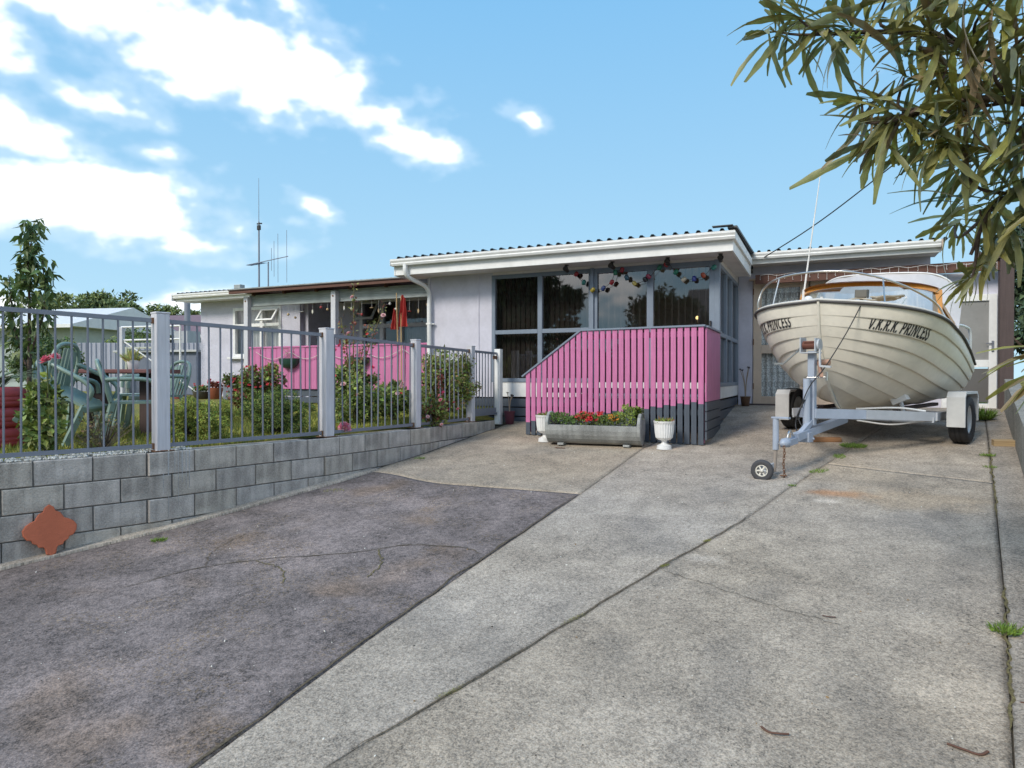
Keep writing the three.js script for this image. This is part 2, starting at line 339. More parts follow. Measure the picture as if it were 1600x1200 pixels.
const grassTex = tex(1024, 2.2, (u, v) => { const a = vn(u * 400, v * 400, 400, 60), b = vn(u * 90, v * 90, 90, 61), c = vn(u * 12, v * 12, 12, 62); const k = 0.55 + 0.6 * (a - 0.5) + 0.35 * (b - 0.5); const d = 0.35 * c; return [k * (0.95 + d), k, k * (0.42 + 0.2 * d)]; });
const grassMat = mat(0.40, 0.41, 0.17, 0.95, { map: grassTex, vertexColors: true, ...bump(T.fineBump, 0.02) });
const lawnTint = (x, z) => { const n = fbm(x * 0.5, z * 0.5, 4, 4); return [1 + 0.5 * n, 1 + 0.15 * n, 1]; };
sheet('lawn', (z) => -16, (z) => wallX(Math.max(z, -9.7)) - 0.12, 2, -12.3, 60, 70, (x, z) => Math.min(lawnY(z), 1.045 + 0.22 * (wallX(Math.max(z, -9.7)) - 0.12 - x)) + 0.012 * fbm(x * 1.5, z * 1.5, 1, 3), grassMat, lawnTint);
sheet('ground', -260, -15.9, 2, -260, 30, 40, (x, z) => lawnY(z) - 0.01 + 0.25 * sstep(20, 60, -x) * fbm(x * 0.05, z * 0.05, 1), grassMat, lawnTint);
sheet('ground', -15.9, 260, -12.35, -260, 40, 30, (x, z) => 1.26, grassMat, lawnTint);
sheet('ground', bankX, 260, 2, -12.35, 30, 30, (x, z) => gy(z) + 0.38, grassMat, lawnTint);
sheet('driveway_base', (z) => wallX(Math.max(z, -9.2)) - 0.1, (z) => bankX(z) + 0.1, 2, -12.35, 10, 40, (x, z) => gy(z) - 0.016, mat(0.10, 0.085, 0.065, 0.98, { map: T.concrete, vertexColors: true }), () => [1, 1, 1]);
const roadMat = mat(0.12, 0.12, 0.125, 0.9, { map: T.asphalt, vertexColors: true });
sheet('road', -260, 260, 9.5, 2, 40, 6, (x, z) => gy(2) - 0.02 * (z - 2), roadMat, () => [1, 1, 1]);
sheet('ground', -260, 260, 260, 9.5, 30, 30, (x, z) => gy(2) - 0.15, grassMat, lawnTint);
// ---------------------------------------------------------------- block retaining wall and metal fence
const wallTop = 1.09;
const wallCurve = (() => { // arc length along the wall's face
  const p = wallLine.map(([x, z]) => V(x, 0, z)), L = [0];
  for (let i = 1; i < p.length; i++) L.push(L[i - 1] + p[i].distanceTo(p[i - 1]));
  return { len: L[L.length - 1], at(s) { let i = 1; while (i < p.length - 1 && s > L[i]) i++; const d = p[i].clone().sub(p[i - 1]).normalize(); return { p: p[i - 1].clone().addScaledVector(d, s - L[i - 1]), d, ry: Math.atan2(-d.z, d.x) }; } };
})();
{
  const w = thing('block_wall', 'low grey concrete block retaining wall under the metal fence', 'wall', [-5.2, 0, -4.5]);
  const tones = [[0.61, 0.56, 0.51], [0.55, 0.51, 0.47], [0.65, 0.595, 0.535], [0.51, 0.47, 0.425], [0.59, 0.535, 0.465]].map((c) => mat(...c, 0.93, { map: T.block, ...bump(T.concreteBump, 0.004) }));
  const full = [0, 1, 2].map((k) => cham(0.392, 0.192, 0.19, 0.006));
  const off = V(5.2, 0, 4.5);
  for (let k = 0; k < 5; k++) for (let n = -1; n < 26; n++) {
    const s0 = n * 0.4 + (k % 2 ? 0.2 : 0), s1 = s0 + 0.4, a = Math.max(0, s0), b = Math.min(wallCurve.len, s1);
    if (b - a < 0.08) continue;
    const c = wallCurve.at((a + b) / 2), y = wallTop - 0.1 - k * 0.2;
    if (y + 0.1 < gy(c.p.z) - 0.02) continue;
    const o = mesh('block', b - a > 0.39 ? full[(n + k + 9) % 3] : cham(b - a - 0.008, 0.192, 0.19, 0.006), tones[Math.floor(rnd() * 5)], w);
    const nrm = V(-c.d.z, 0, c.d.x);   // towards the driveway
    o.position.copy(c.p).addScaledVector(nrm, -0.045 + rr(-0.0025, 0.0025)).add(off); o.position.y = y; o.rotation.y = c.ry + rr(-0.004, 0.004);
  }
  const core = [];
  for (let i = 0; i < wallLine.length - 1; i++) { const [x0, z0] = wallLine[i], [x1, z1] = wallLine[i + 1]; const h = wallTop - 0.004, lo = 0.0; const p = V(x0, (h + lo) / 2, z0), q = V(x1, (h + lo) / 2, z1); const n = V(-(q.z - p.z), 0, q.x - p.x).normalize(); p.addScaledVector(n, -0.05); q.addScaledVector(n, -0.05); core.push(bar(p.add(off), q.add(off), 0.165, h - lo, 0.001)); }
  mesh('mortar', core, M.mortar, w);
  // pale lime runs down the face below the big post, thin dried films
  const lime = mat(0.60, 0.60, 0.60, 0.95, { map: T.block });
  const runs = [];
  for (const ds of [-0.02, 0.015, 0.07, 0.10, 0.135, 0.17, 0.2]) {
    const s = 3.35 + ds, c = wallCurve.at(s), n = V(-c.d.z, 0, c.d.x), L = rr(0.25, 0.58), wd = rr(0.006, 0.016), sh = new THREE.Shape();
    const pts = []; for (let i = 0; i <= 10; i++) pts.push([wd * (0.5 + 0.35 * pn(i * 0.8, ds * 90)) * (1 - i / 14), -L * i / 10]);
    sh.moveTo(pts[0][0], 0); for (const [x, y] of pts) sh.lineTo(x, y); for (const [x, y] of pts.reverse()) sh.lineTo(-x * 0.8, y);
    const g = muv(new THREE.ExtrudeGeometry(sh, { depth: 0.0015, bevelEnabled: false })); g.rotateY(c.ry); const q = c.p.clone().addScaledVector(n, 0.0515).add(off); g.translate(q.x, wallTop - 0.004, q.z); runs.push(g);
  }
  mesh('lime_stain', runs, lime, w);
}
const posts = [[-5.61, -3.05, 2.307], [-5.2, -4.12, 2.275], [-4.80, -5.84, 2.24], [-4.62, -7.34, 2.19], [-4.55, -8.70, 2.165], [-4.47, -9.47, 2.14]];
{
  const f = thing('metal_fence', 'grey metal picket fence with square pale posts on the block wall', 'fence', [-5.2, wallTop, -4.12]);
  const o = V(-5.2, wallTop, -4.12), loc = (x, y, z) => V(x, y, z).sub(o);
  const start = [-6.42, -1.0, 2.36];
  const line = [start, ...posts.slice(1, 5)];
  const sideways = 0.055;
  const thin = new THREE.CylinderGeometry(0.0085, 0.0085, 1, 8);
  for (let i = 0; i < line.length - 1; i++) {
    const [x0, z0, t0] = line[i], [x1, z1, t1] = line[i + 1], d = V(x1 - x0, 0, z1 - z0), L = d.length(); d.normalize();
    const n = V(-d.z, 0, d.x).multiplyScalar(-sideways);
    const A = (s, y) => loc(lerp(x0, x1, s), y, lerp(z0, z1, s)).add(n);
    const e0 = 0.05 / L, e1 = 1 - 0.05 / L, yb = wallTop + 0.045;
    mesh('top_rail', bar(A(e0, t0 - 0.05), A(e1, t1 - 0.05), 0.028, 0.036), M.galv, f);
    mesh('bottom_rail', bar(A(e0, yb), A(e1, yb), 0.028, 0.034), M.galv, f);
    const count = Math.round(L / 0.112);
    for (let k = 1; k < count; k++) {
      const s = k / count, p = A(s, yb), top = lerp(t0, t1, s) - 0.05;
      const m = mesh('baluster', thin, M.galv, f); m.position.set(p.x, (yb - wallTop + top - wallTop) / 2, p.z); m.scale.y = top - yb - 0.02; m.rotation.set(rr(-0.006, 0.006), 0, rr(-0.006, 0.006));
    }
    // rusty fixing lugs where the rails meet the post
    for (const [s, y] of [[e1, t1 - 0.05], [e1, yb]]) mesh('bracket', bar(A(s - 0.03 / L, y), A(s + 0.004 / L, y), 0.036, 0.05), M.rust, f);
  }
  for (const [x, z, t] of posts.slice(1, 5)) {
    const c = wallCurve.at(wallCurve.len * 0.5), ry = Math.atan2(-(z + 9), x + 4.5) * 0 + 0.2;
    const w = t > 2.2 ? 0.115 : 0.095, h = t + 0.012 - wallTop;
    const dirn = posts.findIndex((p) => p[0] === x), a = posts[dirn - 1], b = posts[dirn + 1] || posts[dirn];
    const ang = Math.atan2(-(b[1] - a[1]), b[0] - a[0]);
    const n = V(-(b[1] - a[1]), 0, b[0] - a[0]).normalize().multiplyScalar(-sideways);
    const p = mesh('post', cham(w, h, w, 0.006), M.postPaint, f); p.position.set(x - o.x + n.x, h / 2, z - o.z + n.z); p.rotation.y = ang;
    const plate = mesh('base_plate', cham(w + 0.05, 0.008, w + 0.05, 0.002), M.rust, f); plate.position.set(x - o.x + n.x, 0.005, z - o.z + n.z); plate.rotation.y = ang;
    const cap = mesh('post_cap', cham(w + 0.008, 0.014, w + 0.008, 0.004), M.postPaint, f); cap.position.set(x - o.x + n.x, h + 0.007, z - o.z + n.z); cap.rotation.y = ang;
  }
}
{ // the narrow gate at the head of the wall
  const [x0, z0, t0] = posts[4], [x1, z1, t1] = posts[5];
  const g = thing('garden_gate', 'narrow grey picket gate hung on a white post by the front window', 'gate', [x1, gy(z1), z1]);
  const o = V(x1, gy(z1), z1), y0 = 1.12, dx = 0.055;
  const A = (s, y) => V(lerp(x0, x1, s) - dx, y, lerp(z0, z1, s)).sub(o);
  mesh('top_rail', bar(A(0.09, t0 - 0.05), A(0.93, t1 - 0.04), 0.026, 0.034), M.galv, g);
  mesh('bottom_rail', bar(A(0.09, y0 + 0.06), A(0.93, y0 + 0.06), 0.026, 0.034), M.galv, g);
  mesh('kick_plate', bar(A(0.12, y0 + 0.115), A(0.9, y0 + 0.115), 0.01, 0.07), M.galv, g);
  for (let k = 1; k < 8; k++) mesh('baluster', cyl(A(0.09 + 0.84 * k / 8, y0 + 0.06), A(0.09 + 0.84 * k / 8, t0 - 0.06), 0.0085), M.galv, g);
  mesh('gate_post', cham(0.1, t1 + 0.03 - gy(z1), 0.1, 0.006, [-dx, (t1 + 0.03 - gy(z1)) / 2, 0]), M.white, g);
  mesh('latch', cham(0.03, 0.05, 0.12, 0.004, [-dx - 0.01, t1 - 0.1 - gy(z1), 0.1]), M.rust, g);
}

// ---------------------------------------------------------------- the house
const house = thing('house', 'long low lilac house with white eaves and a glazed front wing', 'house', [0, 0, 0]);
const FZ = -9.75, WX = -1.27, MZ = -12.2, F0 = 1.45;
// a window in the plane facing +z at its group's origin: frame bars, panes, blinds
function windowUnit(x0, x1, y0, y1, cols, rows, fm, o = {}) {
  const g = new THREE.Group(); g.name = o.name || 'window'; const fw = o.fw || 0.055, fd = o.fd || 0.07, bars = [];
  const xs = [x0, ...cols, x1], ys = [y0, ...rows, y1];
  bars.push(cham(fw, y1 - y0, fd, 0.004, [x0 + fw / 2, (y0 + y1) / 2, 0]), cham(fw, y1 - y0, fd, 0.004, [x1 - fw / 2, (y0 + y1) / 2, 0]));
  bars.push(cham(x1 - x0 - 2 * fw, fw, fd, 0.004, [(x0 + x1) / 2, y0 + fw / 2, 0]), cham(x1 - x0 - 2 * fw, fw, fd, 0.004, [(x0 + x1) / 2, y1 - fw / 2, 0]));
  for (const c of cols) bars.push(cham(fw * 1.25, y1 - y0 - 2 * fw, fd * 0.96, 0.004, [c, (y0 + y1) / 2, 0]));
  for (const r of rows) for (let i = 0; i < xs.length - 1; i++) { const a = xs[i] + (i ? fw * 0.625 : fw), b = xs[i + 1] - (i < xs.length - 2 ? fw * 0.625 : fw); bars.push(cham(b - a, fw * 1.1, fd * 0.92, 0.004, [(a + b) / 2, r, 0])); }
  mesh('frame', bars, fm, g);
  for (let i = 0; i < xs.length - 1; i++) for (let j = 0; j < ys.length - 1; j++) {
    if (o.skip && o.skip(i, j)) continue;
    const a = xs[i] + fw * 0.6, b = xs[i + 1] - fw * 0.6, c = ys[j] + fw * 0.55, d = ys[j + 1] - fw * 0.55;
    const p = mesh('pane', muv(new THREE.PlaneGeometry(b - a, d - c)), o.glass || M.glass, g); p.position.set((a + b) / 2, (c + d) / 2, -0.008 + rr(-0.002, 0.002)); p.rotation.set(rr(-0.003, 0.003), rr(-0.004, 0.004), 0);
  }
  return g;
}
function verticalBlind(x0, x1, y0, y1, z, pitch, w, turn, m, gap = () => false) {
  const l = []; for (let x = x0; x < x1; x += pitch) { if (gap(x)) continue; l.push(bx(w, y1 - y0, 0.002, [x, (y0 + y1) / 2, z], turn + rr(-0.12, 0.12))); }
  const o = mesh('vertical_blind', l, m); return o;
}
const wall = (x0, x1, y0, y1, z0, z1, m = M.lilac, name = 'wall') => mesh(name, bb(x0, x1, y0, y1, z0, z1), m, house);
{ // front wing: facade z = -9.75 from x = -5.97 to -1.27, return wall along x = -1.27
  wall(-5.97, -4.76, 1.42, 3.42, FZ - 0.12, FZ);
  mesh('cover_batten', cham(0.035, 1.98, 0.012, 0.003, [-5.02, 2.42, FZ + 0.006]), M.lilac, house);
  mesh('cover_batten', cham(0.035, 1.98, 0.012, 0.003, [-5.93, 2.42, FZ + 0.006]), M.lilac, house);
  wall(-5.97, -5.85, 1.42, 3.42, MZ - 0.1, FZ - 0.12);
  wall(-4.76, WX, 1.43, 1.66, FZ - 0.12, FZ - 0.01, M.white, 'panel');
  wall(WX - 0.12, WX - 0.008, 1.43, 1.60, MZ + 0.01, FZ - 0.121, M.white, 'panel');
  wall(-5.97, WX, 3.36, 3.46, FZ - 0.12, FZ - 0.004, M.soffit, 'lintel');
  wall(WX - 0.12, WX - 0.004, 3.33, 3.46, MZ + 0.01, FZ - 0.121, M.soffit, 'lintel');
  for (let k = 0; k < 4; k++) { // dark base boards with open joints
    const y = 1.335 - k * 0.145;
    mesh('base_board', cham(-4.36 + 5.97 + 3.1, 0.128, 0.03, 0.004, [-5.97 + (4.71) / 2, y, FZ - 0.03]), M.slateDark, house);
    mesh('base_board', cham(0.03, 0.128, -FZ * 0 + 2.42, 0.004, [WX - 0.03, y, (FZ + MZ) / 2 + 0.01]), M.slateDark, house);
  }
  wall(-5.9, WX - 0.1, 0.7, 1.42, MZ, FZ - 0.1, M.soil, 'subfloor');
  // the room inside
  wall(-5.85, WX - 0.12, 1.42, 1.45, MZ + 0.02, FZ - 0.121, M.roomFloor, 'floor');
  wall(-5.85, WX - 0.12, 3.46, 3.5, MZ + 0.02, FZ - 0.02, M.roomWall, 'ceiling');
  wall(-5.85, WX - 0.12, 1.45, 3.46, MZ - 0.02, MZ + 0.04, M.roomWall, 'inner_wall');
  // left window unit, two by two, with dark vertical blinds
  const w1 = windowUnit(-4.78, -3.10, 1.66, 3.36, [-3.95], [2.45], M.slate, { glass: M.tint, fw: 0.06 });
  w1.position.z = FZ - 0.03; house.add(w1);
  w1.add(verticalBlind(-4.72, -3.14, 1.70, 3.33, -0.14, 0.083, 0.062, 0.28, M.blind));
  // sliding doors, two leaves
  const w2 = windowUnit(-3.10, -1.33, F0, 3.36, [-2.235], [], M.slate, { glass: M.tint, fw: 0.075, name: 'sliding_door' });
  w2.position.z = FZ - 0.03; house.add(w2);
  w2.add(verticalBlind(-3.0, -1.4, F0 + 0.05, 3.33, -0.16, 0.095, 0.03, 1.05, M.blindPale));
  mesh('handle', [cham(0.025, 0.2, 0.03, 0.006, [-1.385, 2.42, 0.05])], M.black, w2);
  mesh('corner_post', cham(0.075, 1.94, 0.075, 0.004, [WX - 0.028, 2.4, FZ - 0.03]), M.slate, house);
  mesh('door_post', cham(0.05, 1.93, 0.1, 0.004, [-3.1, 2.4, FZ - 0.01]), M.slate, house);
  // return wall windows, facing +x
  const w3 = windowUnit(0, 2.36, 1.60, 3.33, [0.8, 1.45], [2.34], M.slate, { glass: M.tint, fw: 0.055 });
  w3.rotation.y = Math.PI / 2; w3.position.set(WX - 0.03, 0, FZ - 0.045); house.add(w3);
  // eaves: soffit, fascia, gutter
  wall(-6.25, -1.06, 3.40, 3.425, FZ - 0.1, -9.28, M.soffit, 'soffit');
  wall(WX - 0.1, -1.06, 3.401, 3.424, -11.8, FZ - 0.1, M.soffit, 'soffit');
  mesh('fascia', cham(5.26, 0.2, 0.025, 0.004, [-3.66, 3.485, -9.27]), M.white, house);
  mesh('fascia', cham(0.025, 0.2, 2.5, 0.004, [-1.045, 3.485, -10.53]), M.white, house);
  mesh('fascia', cham(0.025, 0.21, 1.4, 0.004, [-6.29, 3.485, -9.95]), M.white, house);
  const gp = [[0, 0], [0.075, 0], [0.09, 0.03], [0.082, 0.045], [0.1, 0.075], [0.1, 0.105], [0.088, 0.105], [0.088, 0.082], [0.07, 0.05], [0.076, 0.03], [0.066, 0.012], [0.012, 0.012], [0.012, 0.1], [0, 0.1]];
  const gut = (L) => { const g = extrude(gp, L); g.rotateY(-Math.PI / 2); return g; };   // profile faces +z, runs along -x
  const g1 = gut(5.31); g1.scale(1, 1, 1); g1.translate(-1.0, 3.53, -9.257); mesh('gutter', g1, M.whiteGloss, house);
  const g1e = mesh('gutter_end', cham(0.01, 0.11, 0.1, 0.002, [-6.315, 3.585, -9.21]), M.white, house);
  mesh('barge_board', bar(V(-1.015, 3.585, -9.22), V(-1.015, 3.60, -11.62), 0.03, 0.105, 0.006), M.white, house);
  // downpipe with its swan neck
  mesh('downpipe', tube([V(-6.05, 3.54, -9.2), V(-6.05, 3.44, -9.2), V(-6.04, 3.36, -9.25), V(-5.91, 3.22, -9.6), V(-5.9, 3.12, -9.68), V(-5.9, 2.9, -9.68)], 0.036, 30, 12), M.whiteGloss, house);
  mesh('downpipe', cyl(V(-5.9, 2.91, -9.68), V(-5.9, 1.15, -9.68), 0.036, 0.036, 14), M.whiteGloss, house);
  mesh('pipe_clip', [cham(0.12, 0.02, 0.03, 0.003, [-5.87, 2.62, -9.71]), cham(0.09, 0.03, 0.09, 0.004, [-5.9, 2.62, -9.69])], M.white, house);
  mesh('guttering_bracket', cham(0.06, 0.12, 0.06, 0.004, [-6.05, 3.52, -9.2]), M.white, house);
  // corrugated roof
  const ribs = (x0, x1, z0, z1, y0, y1, pitch, h) => {
    const pos = [], idx = []; let n = 0; const prof = [];
    for (let x = x0; x < x1; x += pitch) prof.push([x, 0], [x + pitch * 0.55, 0], [x + pitch * 0.66, h], [x + pitch * 0.88, h], [x + pitch * 0.99, 0]);
    for (const [x, y] of prof) { pos.push(x, y0 + y, z0, x, y1 + y, z1); n++; }
    for (let i = 0; i < n - 1; i++) { const a = i * 2; idx.push(a, a + 2, a + 1, a + 2, a + 3, a + 1); }
    const g = new THREE.BufferGeometry(); g.setAttribute('position', new THREE.Float32BufferAttribute(pos, 3)); g.setIndex(idx); const q = g.toNonIndexed(); q.computeVertexNormals(); return muv(q);
  };
  mesh('roof', ribs(-6.3, -1.03, -9.2, -12.4, 3.645, 3.72, 0.152, 0.034), M.roof, house);
  mesh('roof_flashing', bar(V(-1.04, 3.69, -9.22), V(-1.04, 3.78, -12.3), 0.12, 0.03), M.roof, house);
  mesh('roof_flashing', cham(0.26, 0.012, 0.1, 0.003, [-1.16, 3.71, -9.23]), M.roof, house);
  // main house: wall z = -12.2
  const S = M.stucco;
  wall(-14.05, -12.95, 1.1, 3.66, MZ - 0.14, MZ, S); wall(-11.44, -10.89, 1.1, 3.66, MZ - 0.14, MZ, S);
  wall(-12.95, -11.44, 1.1, 2.23, MZ - 0.14, MZ, S); wall(-12.95, -11.44, 3.41, 3.66, MZ - 0.14, MZ, S);
  wall(-14.05, -13.91, 1.1, 3.66, -19, MZ - 0.14, S);
  wall(-10.89, -10.77, 1.1, 3.66, -13.3, MZ - 0.14, S); wall(-10.77, -9.72, 1.1, 3.66, -13.42, -13.3, S); wall(-9.84, -9.72, 1.1, 3.66, -13.3, MZ - 0.001, S);
  wall(-9.72, -9.2, 1.1, 3.66, MZ - 0.14, MZ, S); wall(-9.2, -6.62, 1.1, 2.05, MZ - 0.14, MZ, S); wall(-9.2, -6.62, 3.44, 3.66, MZ - 0.14, MZ, S); wall(-6.62, -5.97, 1.1, 3.66, MZ - 0.14, MZ, S);
  wall(WX, -1.04, 1.2, 3.5, MZ - 0.14, MZ, M.lilac); wall(-1.04, 1.55, 3.4, 3.62, MZ - 0.14, MZ, M.lilac); wall(0.72, 1.55, 1.2, 3.4, MZ - 0.14, MZ, M.lilac);
  wall(1.41, 1.55, 1.2, 3.62, -19, MZ - 0.14, M.lilac); wall(-14.05, 1.55, 1.2, 3.6, -19.12, -19, M.lilac);
  wall(-13.9, 1.4, 1.2, 1.24, -19, MZ - 0.15, M.roomFloor, 'floor'); wall(-13.9, 1.4, 3.56, 3.6, -19, MZ - 0.15, M.roomWall, 'ceiling');
  wall(-13.9, 1.4, 1.24, 3.56, -15.5, -15.4, M.roomWall, 'inner_wall');
  wall(-14.4, -6.3, 3.60, 3.625, MZ - 0.1, -11.78, M.white, 'soffit'); wall(-1.03, 1.62, 3.60, 3.625, MZ - 0.1, -11.78, M.soffit, 'soffit');
  mesh('fascia', cham(8.1, 0.15, 0.025, 0.004, [-10.35, 3.66, -11.77]), M.white, house); mesh('fascia', cham(2.66, 0.15, 0.025, 0.004, [0.3, 3.66, -11.77]), M.white, house);
  const g2 = gut(8.1); g2.translate(-6.3, 3.655, -11.757); mesh('gutter', g2, M.whiteGloss, house);
  const g3 = gut(2.64); g3.translate(1.62, 3.655, -11.757); mesh('gutter', g3, M.whiteGloss, house);
  mesh('gutter_end', cham(0.012, 0.16, 0.12, 0.003, [1.635, 3.685, -11.71]), M.beige, house); mesh('gutter_end', cham(0.012, 0.16, 0.12, 0.003, [-14.41, 3.685, -11.71]), M.white, house);
  mesh('roof', ribs(-14.4, 1.62, -11.72, -19.3, 3.77, 4.05, 0.152, 0.03), M.roof, house);
  mesh('ridge_cap', cham(0.2, 0.1, 0.16, 0.01, [-12.55, 3.88, -12.0]), M.greyTimber, house);
  // left window with an awning sash propped open
  const w4 = windowUnit(-12.95, -11.44, 2.23, 3.41, [-12.05], [2.98], M.white, { fw: 0.07, fd: 0.09, skip: (i, j) => i === 1 && j === 1 });
  w4.position.z = MZ - 0.02; house.add(w4);
  mesh('sill', cham(1.7, 0.05, 0.16, 0.006, [-12.2, 2.2, 0.06]), M.white, w4);
  const curtainM = mat(0.62, 0.60, 0.60, 0.95, { map: T.mottle, side: THREE.DoubleSide });
  const drape = (x0, x1, y0, y1, waves, amp, m) => { const g = new THREE.PlaneGeometry(x1 - x0, y1 - y0, waves * 8, 6), p = g.attributes.position; for (let i = 0; i < p.count; i++) { const u = (p.getX(i) / (x1 - x0) + 0.5); p.setZ(i, amp * Math.sin(u * waves * 6.283) + amp * 0.6 * pn(u * 9, p.getY(i) * 0.7)); } g.translate((x0 + x1) / 2, (y0 + y1) / 2, 0); g.computeVertexNormals(); return mesh('curtain', muv(g), m); };
  const c4 = drape(-12.9, -11.5, 2.28, 3.38, 14, 0.02, curtainM); c4.position.z = -0.16; w4.add(c4);
  const sash = (x0, x1, y1, h, out, z) => { const s = new THREE.Group(); s.name = 'awning_sash'; const w = x1 - x0; mesh('frame', [cham(w, 0.05, 0.03, 0.004, [0, -0.025, 0]), cham(w, 0.05, 0.03, 0.004, [0, -h + 0.025, 0]), cham(0.05, h - 0.1, 0.03, 0.004, [-w / 2 + 0.025, -h / 2, 0]), cham(0.05, h - 0.1, 0.03, 0.004, [w / 2 - 0.025, -h / 2, 0])], M.white, s); const p = mesh('pane', muv(new THREE.PlaneGeometry(w - 0.08, h - 0.08)), M.glass, s); p.position.y = -h / 2; s.position.set((x0 + x1) / 2, y1, z); s.rotation.x = -out; house.add(s); };
  sash(-12.02, -11.5, 3.35, 0.36, 0.62, MZ + 0.035);
  // verandah windows
  const w5 = windowUnit(-9.2, -6.62, 2.05, 3.44, [-8.62, -8.15], [2.85], M.white, { fw: 0.08, fd: 0.09, skip: (i, j) => i === 0 && j === 1 });
  w5.position.z = MZ - 0.02; house.add(w5); const c5 = drape(-8.1, -6.7, 2.12, 3.36, 12, 0.025, curtainM); c5.position.z = -0.15; w5.add(c5);
  mesh('sill', cham(2.7, 0.05, 0.16, 0.006, [-7.91, 2.02, 0.06]), M.white, w5);
  sash(-9.14, -8.66, 3.38, 0.48, 0.6, MZ + 0.035);
  // porch recess: door and meter box
  const d1 = windowUnit(-10.42, -9.9, 1.3, 3.25, [], [], M.white, { fw: 0.09, fd: 0.06, name: 'door' }); d1.position.z = -13.27; house.add(d1);
  mesh('leaf', cham(0.36, 1.8, 0.03, 0.004, [-10.16, 2.25, -0.03]), M.white, d1); 
  const mb = new THREE.Group(); mb.name = 'meter_box'; mb.position.set(-10.62, 2.93, -13.27); house.add(mb); mesh('case', cham(0.26, 0.46, 0.1, 0.008, [0, 0, 0.03]), M.lilac, mb); mesh('lock', cyl(V(-0.08, -0.05, 0.08), V(-0.08, -0.05, 0.092), 0.012), M.black, mb);
  // beige french doors beside the boat, net curtains inside
  const lace = mat(0.80, 0.83, 0.83, 0.95, { side: THREE.DoubleSide, map: tex(512, 0.5, (u, v) => { const n = vn(u * 30, v * 30, 30, 70), m = vn(u * 90, v * 90, 90, 71); const k = 0.5 + 0.5 * sstep(0.35, 0.65, n * 0.6 + m * 0.4); return [k, k, k]; }) });
  for (const [a, b] of [[-1.03, -0.17], [-0.15, 0.71]]) {
    const d = windowUnit(a, b, 1.285, 3.37, [], [2.21], M.beige, { fw: 0.13, fd: 0.08, name: 'french_door', glass: M.clear }); d.position.z = MZ - 0.03; house.add(d);
    const c = drape(a + 0.1, b - 0.1, 1.35, 3.27, 7, 0.022, lace); c.position.z = -0.09; d.add(c);
    mesh('hinge', [0.25, 1.0, 1.85].map((y) => cyl(V(a + 0.004, 1.285 + y, 0.045), V(a + 0.004, 1.385 + y, 0.045), 0.009)), M.rust, d);
  }
  mesh('door_step', cham(1.9, 0.04, 0.2, 0.006, [-0.15, 1.27, MZ + 0.08]), M.brownPost, house);
  mesh('door_head', cham(1.86, 0.03, 0.1, 0.004, [-0.16, 3.386, MZ + 0.03]), M.beige, house);
  wall(-1.03, 0.7, 1.24, 3.5, MZ - 0.8, MZ - 0.72, M.roomWall, 'inner_wall');
  // lower wall on the right with the white glazed door
  wall(1.55, 1.70, 1.2, 3.30, MZ - 0.14, MZ - 0.01, M.lilac); wall(1.70, 2.40, 2.98, 3.30, MZ - 0.14, MZ - 0.01, M.lilac); wall(2.40, 2.48, 1.2, 3.30, MZ - 0.14, MZ - 0.01, M.lilac);
  const d2 = windowUnit(1.70, 2.40, 1.24, 2.98, [], [1.94], M.whiteGloss, { fw: 0.1, fd: 0.07, name: 'glazed_door', skip: () => true }); d2.position.z = MZ + 0.01; house.add(d2);
  mesh('pane', cham(0.52, 0.90, 0.012, 0.002, [2.05, 2.43, 0]), M.frosted, d2); mesh('pane', cham(0.52, 0.50, 0.012, 0.002, [2.05, 1.615, 0]), mat(0.115, 0.11, 0.105, 0.4), d2);
  mesh('handle', [cham(0.03, 0.16, 0.02, 0.005, [2.345, 2.2, 0.045]), cyl(V(2.345, 2.24, 0.055), V(2.26, 2.24, 0.065), 0.008)], M.galv, d2);
  mesh('threshold', cham(0.9, 0.06, 0.2, 0.006, [2.05, 1.205, MZ + 0.08]), M.plainConcrete, house);
  mesh('roof', bb(1.64, 2.5, 3.3, 3.33, -14, MZ - 0.1), M.roofPale, house);
}
{ // brown beam across the back of the carport, with icicle lights
  const b = thing('carport_beam', 'dark brown timber beam and post above the boat', 'beam', [2.47, gy(-12), -12.0]);
  const y0 = gy(-12);
  mesh('beam', bar(V(-3.45, 3.43 - y0 - 0.07, 0.02), V(0.1, 3.45 - y0 - 0.07, 0), 0.06, 0.15, 0.006), M.brownWood, b);
  mesh('post', cham(0.17, 2.2, 0.14, 0.006, [-0.0, 1.09, 0.02]), M.brownPost, b);
  mesh('cap_board', cham(0.5, 0.1, 0.16, 0.006, [-0.12, 2.25, 0.01]), M.brownPost, b);
  const l = thing('fairy_lights', 'icicle string of clear fairy lights along the brown beam', 'fairy lights', [-0.9, 3.4, -11.93]);
  const pts = []; for (let k = 0; k <= 26; k++) pts.push(V(k * 0.125, 0.02 + 0.015 * Math.sin(k * 2.1), 0));
  const w = M.whiteGloss; mesh('wire', tube(pts, 0.0035, 60, 5), w, l);
  for (let k = 0; k < 27; k++) { const L = 0.06 + 0.05 * ((k * 7) % 3) / 2; mesh('drop', [cyl(V(k * 0.125, 0.02, 0), V(k * 0.125 + rr(-0.01, 0.01), 0.02 - L, 0.004), 0.0025, 0.0025, 5), place(new THREE.SphereGeometry(0.007, 6, 5).toNonIndexed(), [k * 0.125, 0.012 - L, 0.004])].map((g) => muv(g)), w, l); }
}
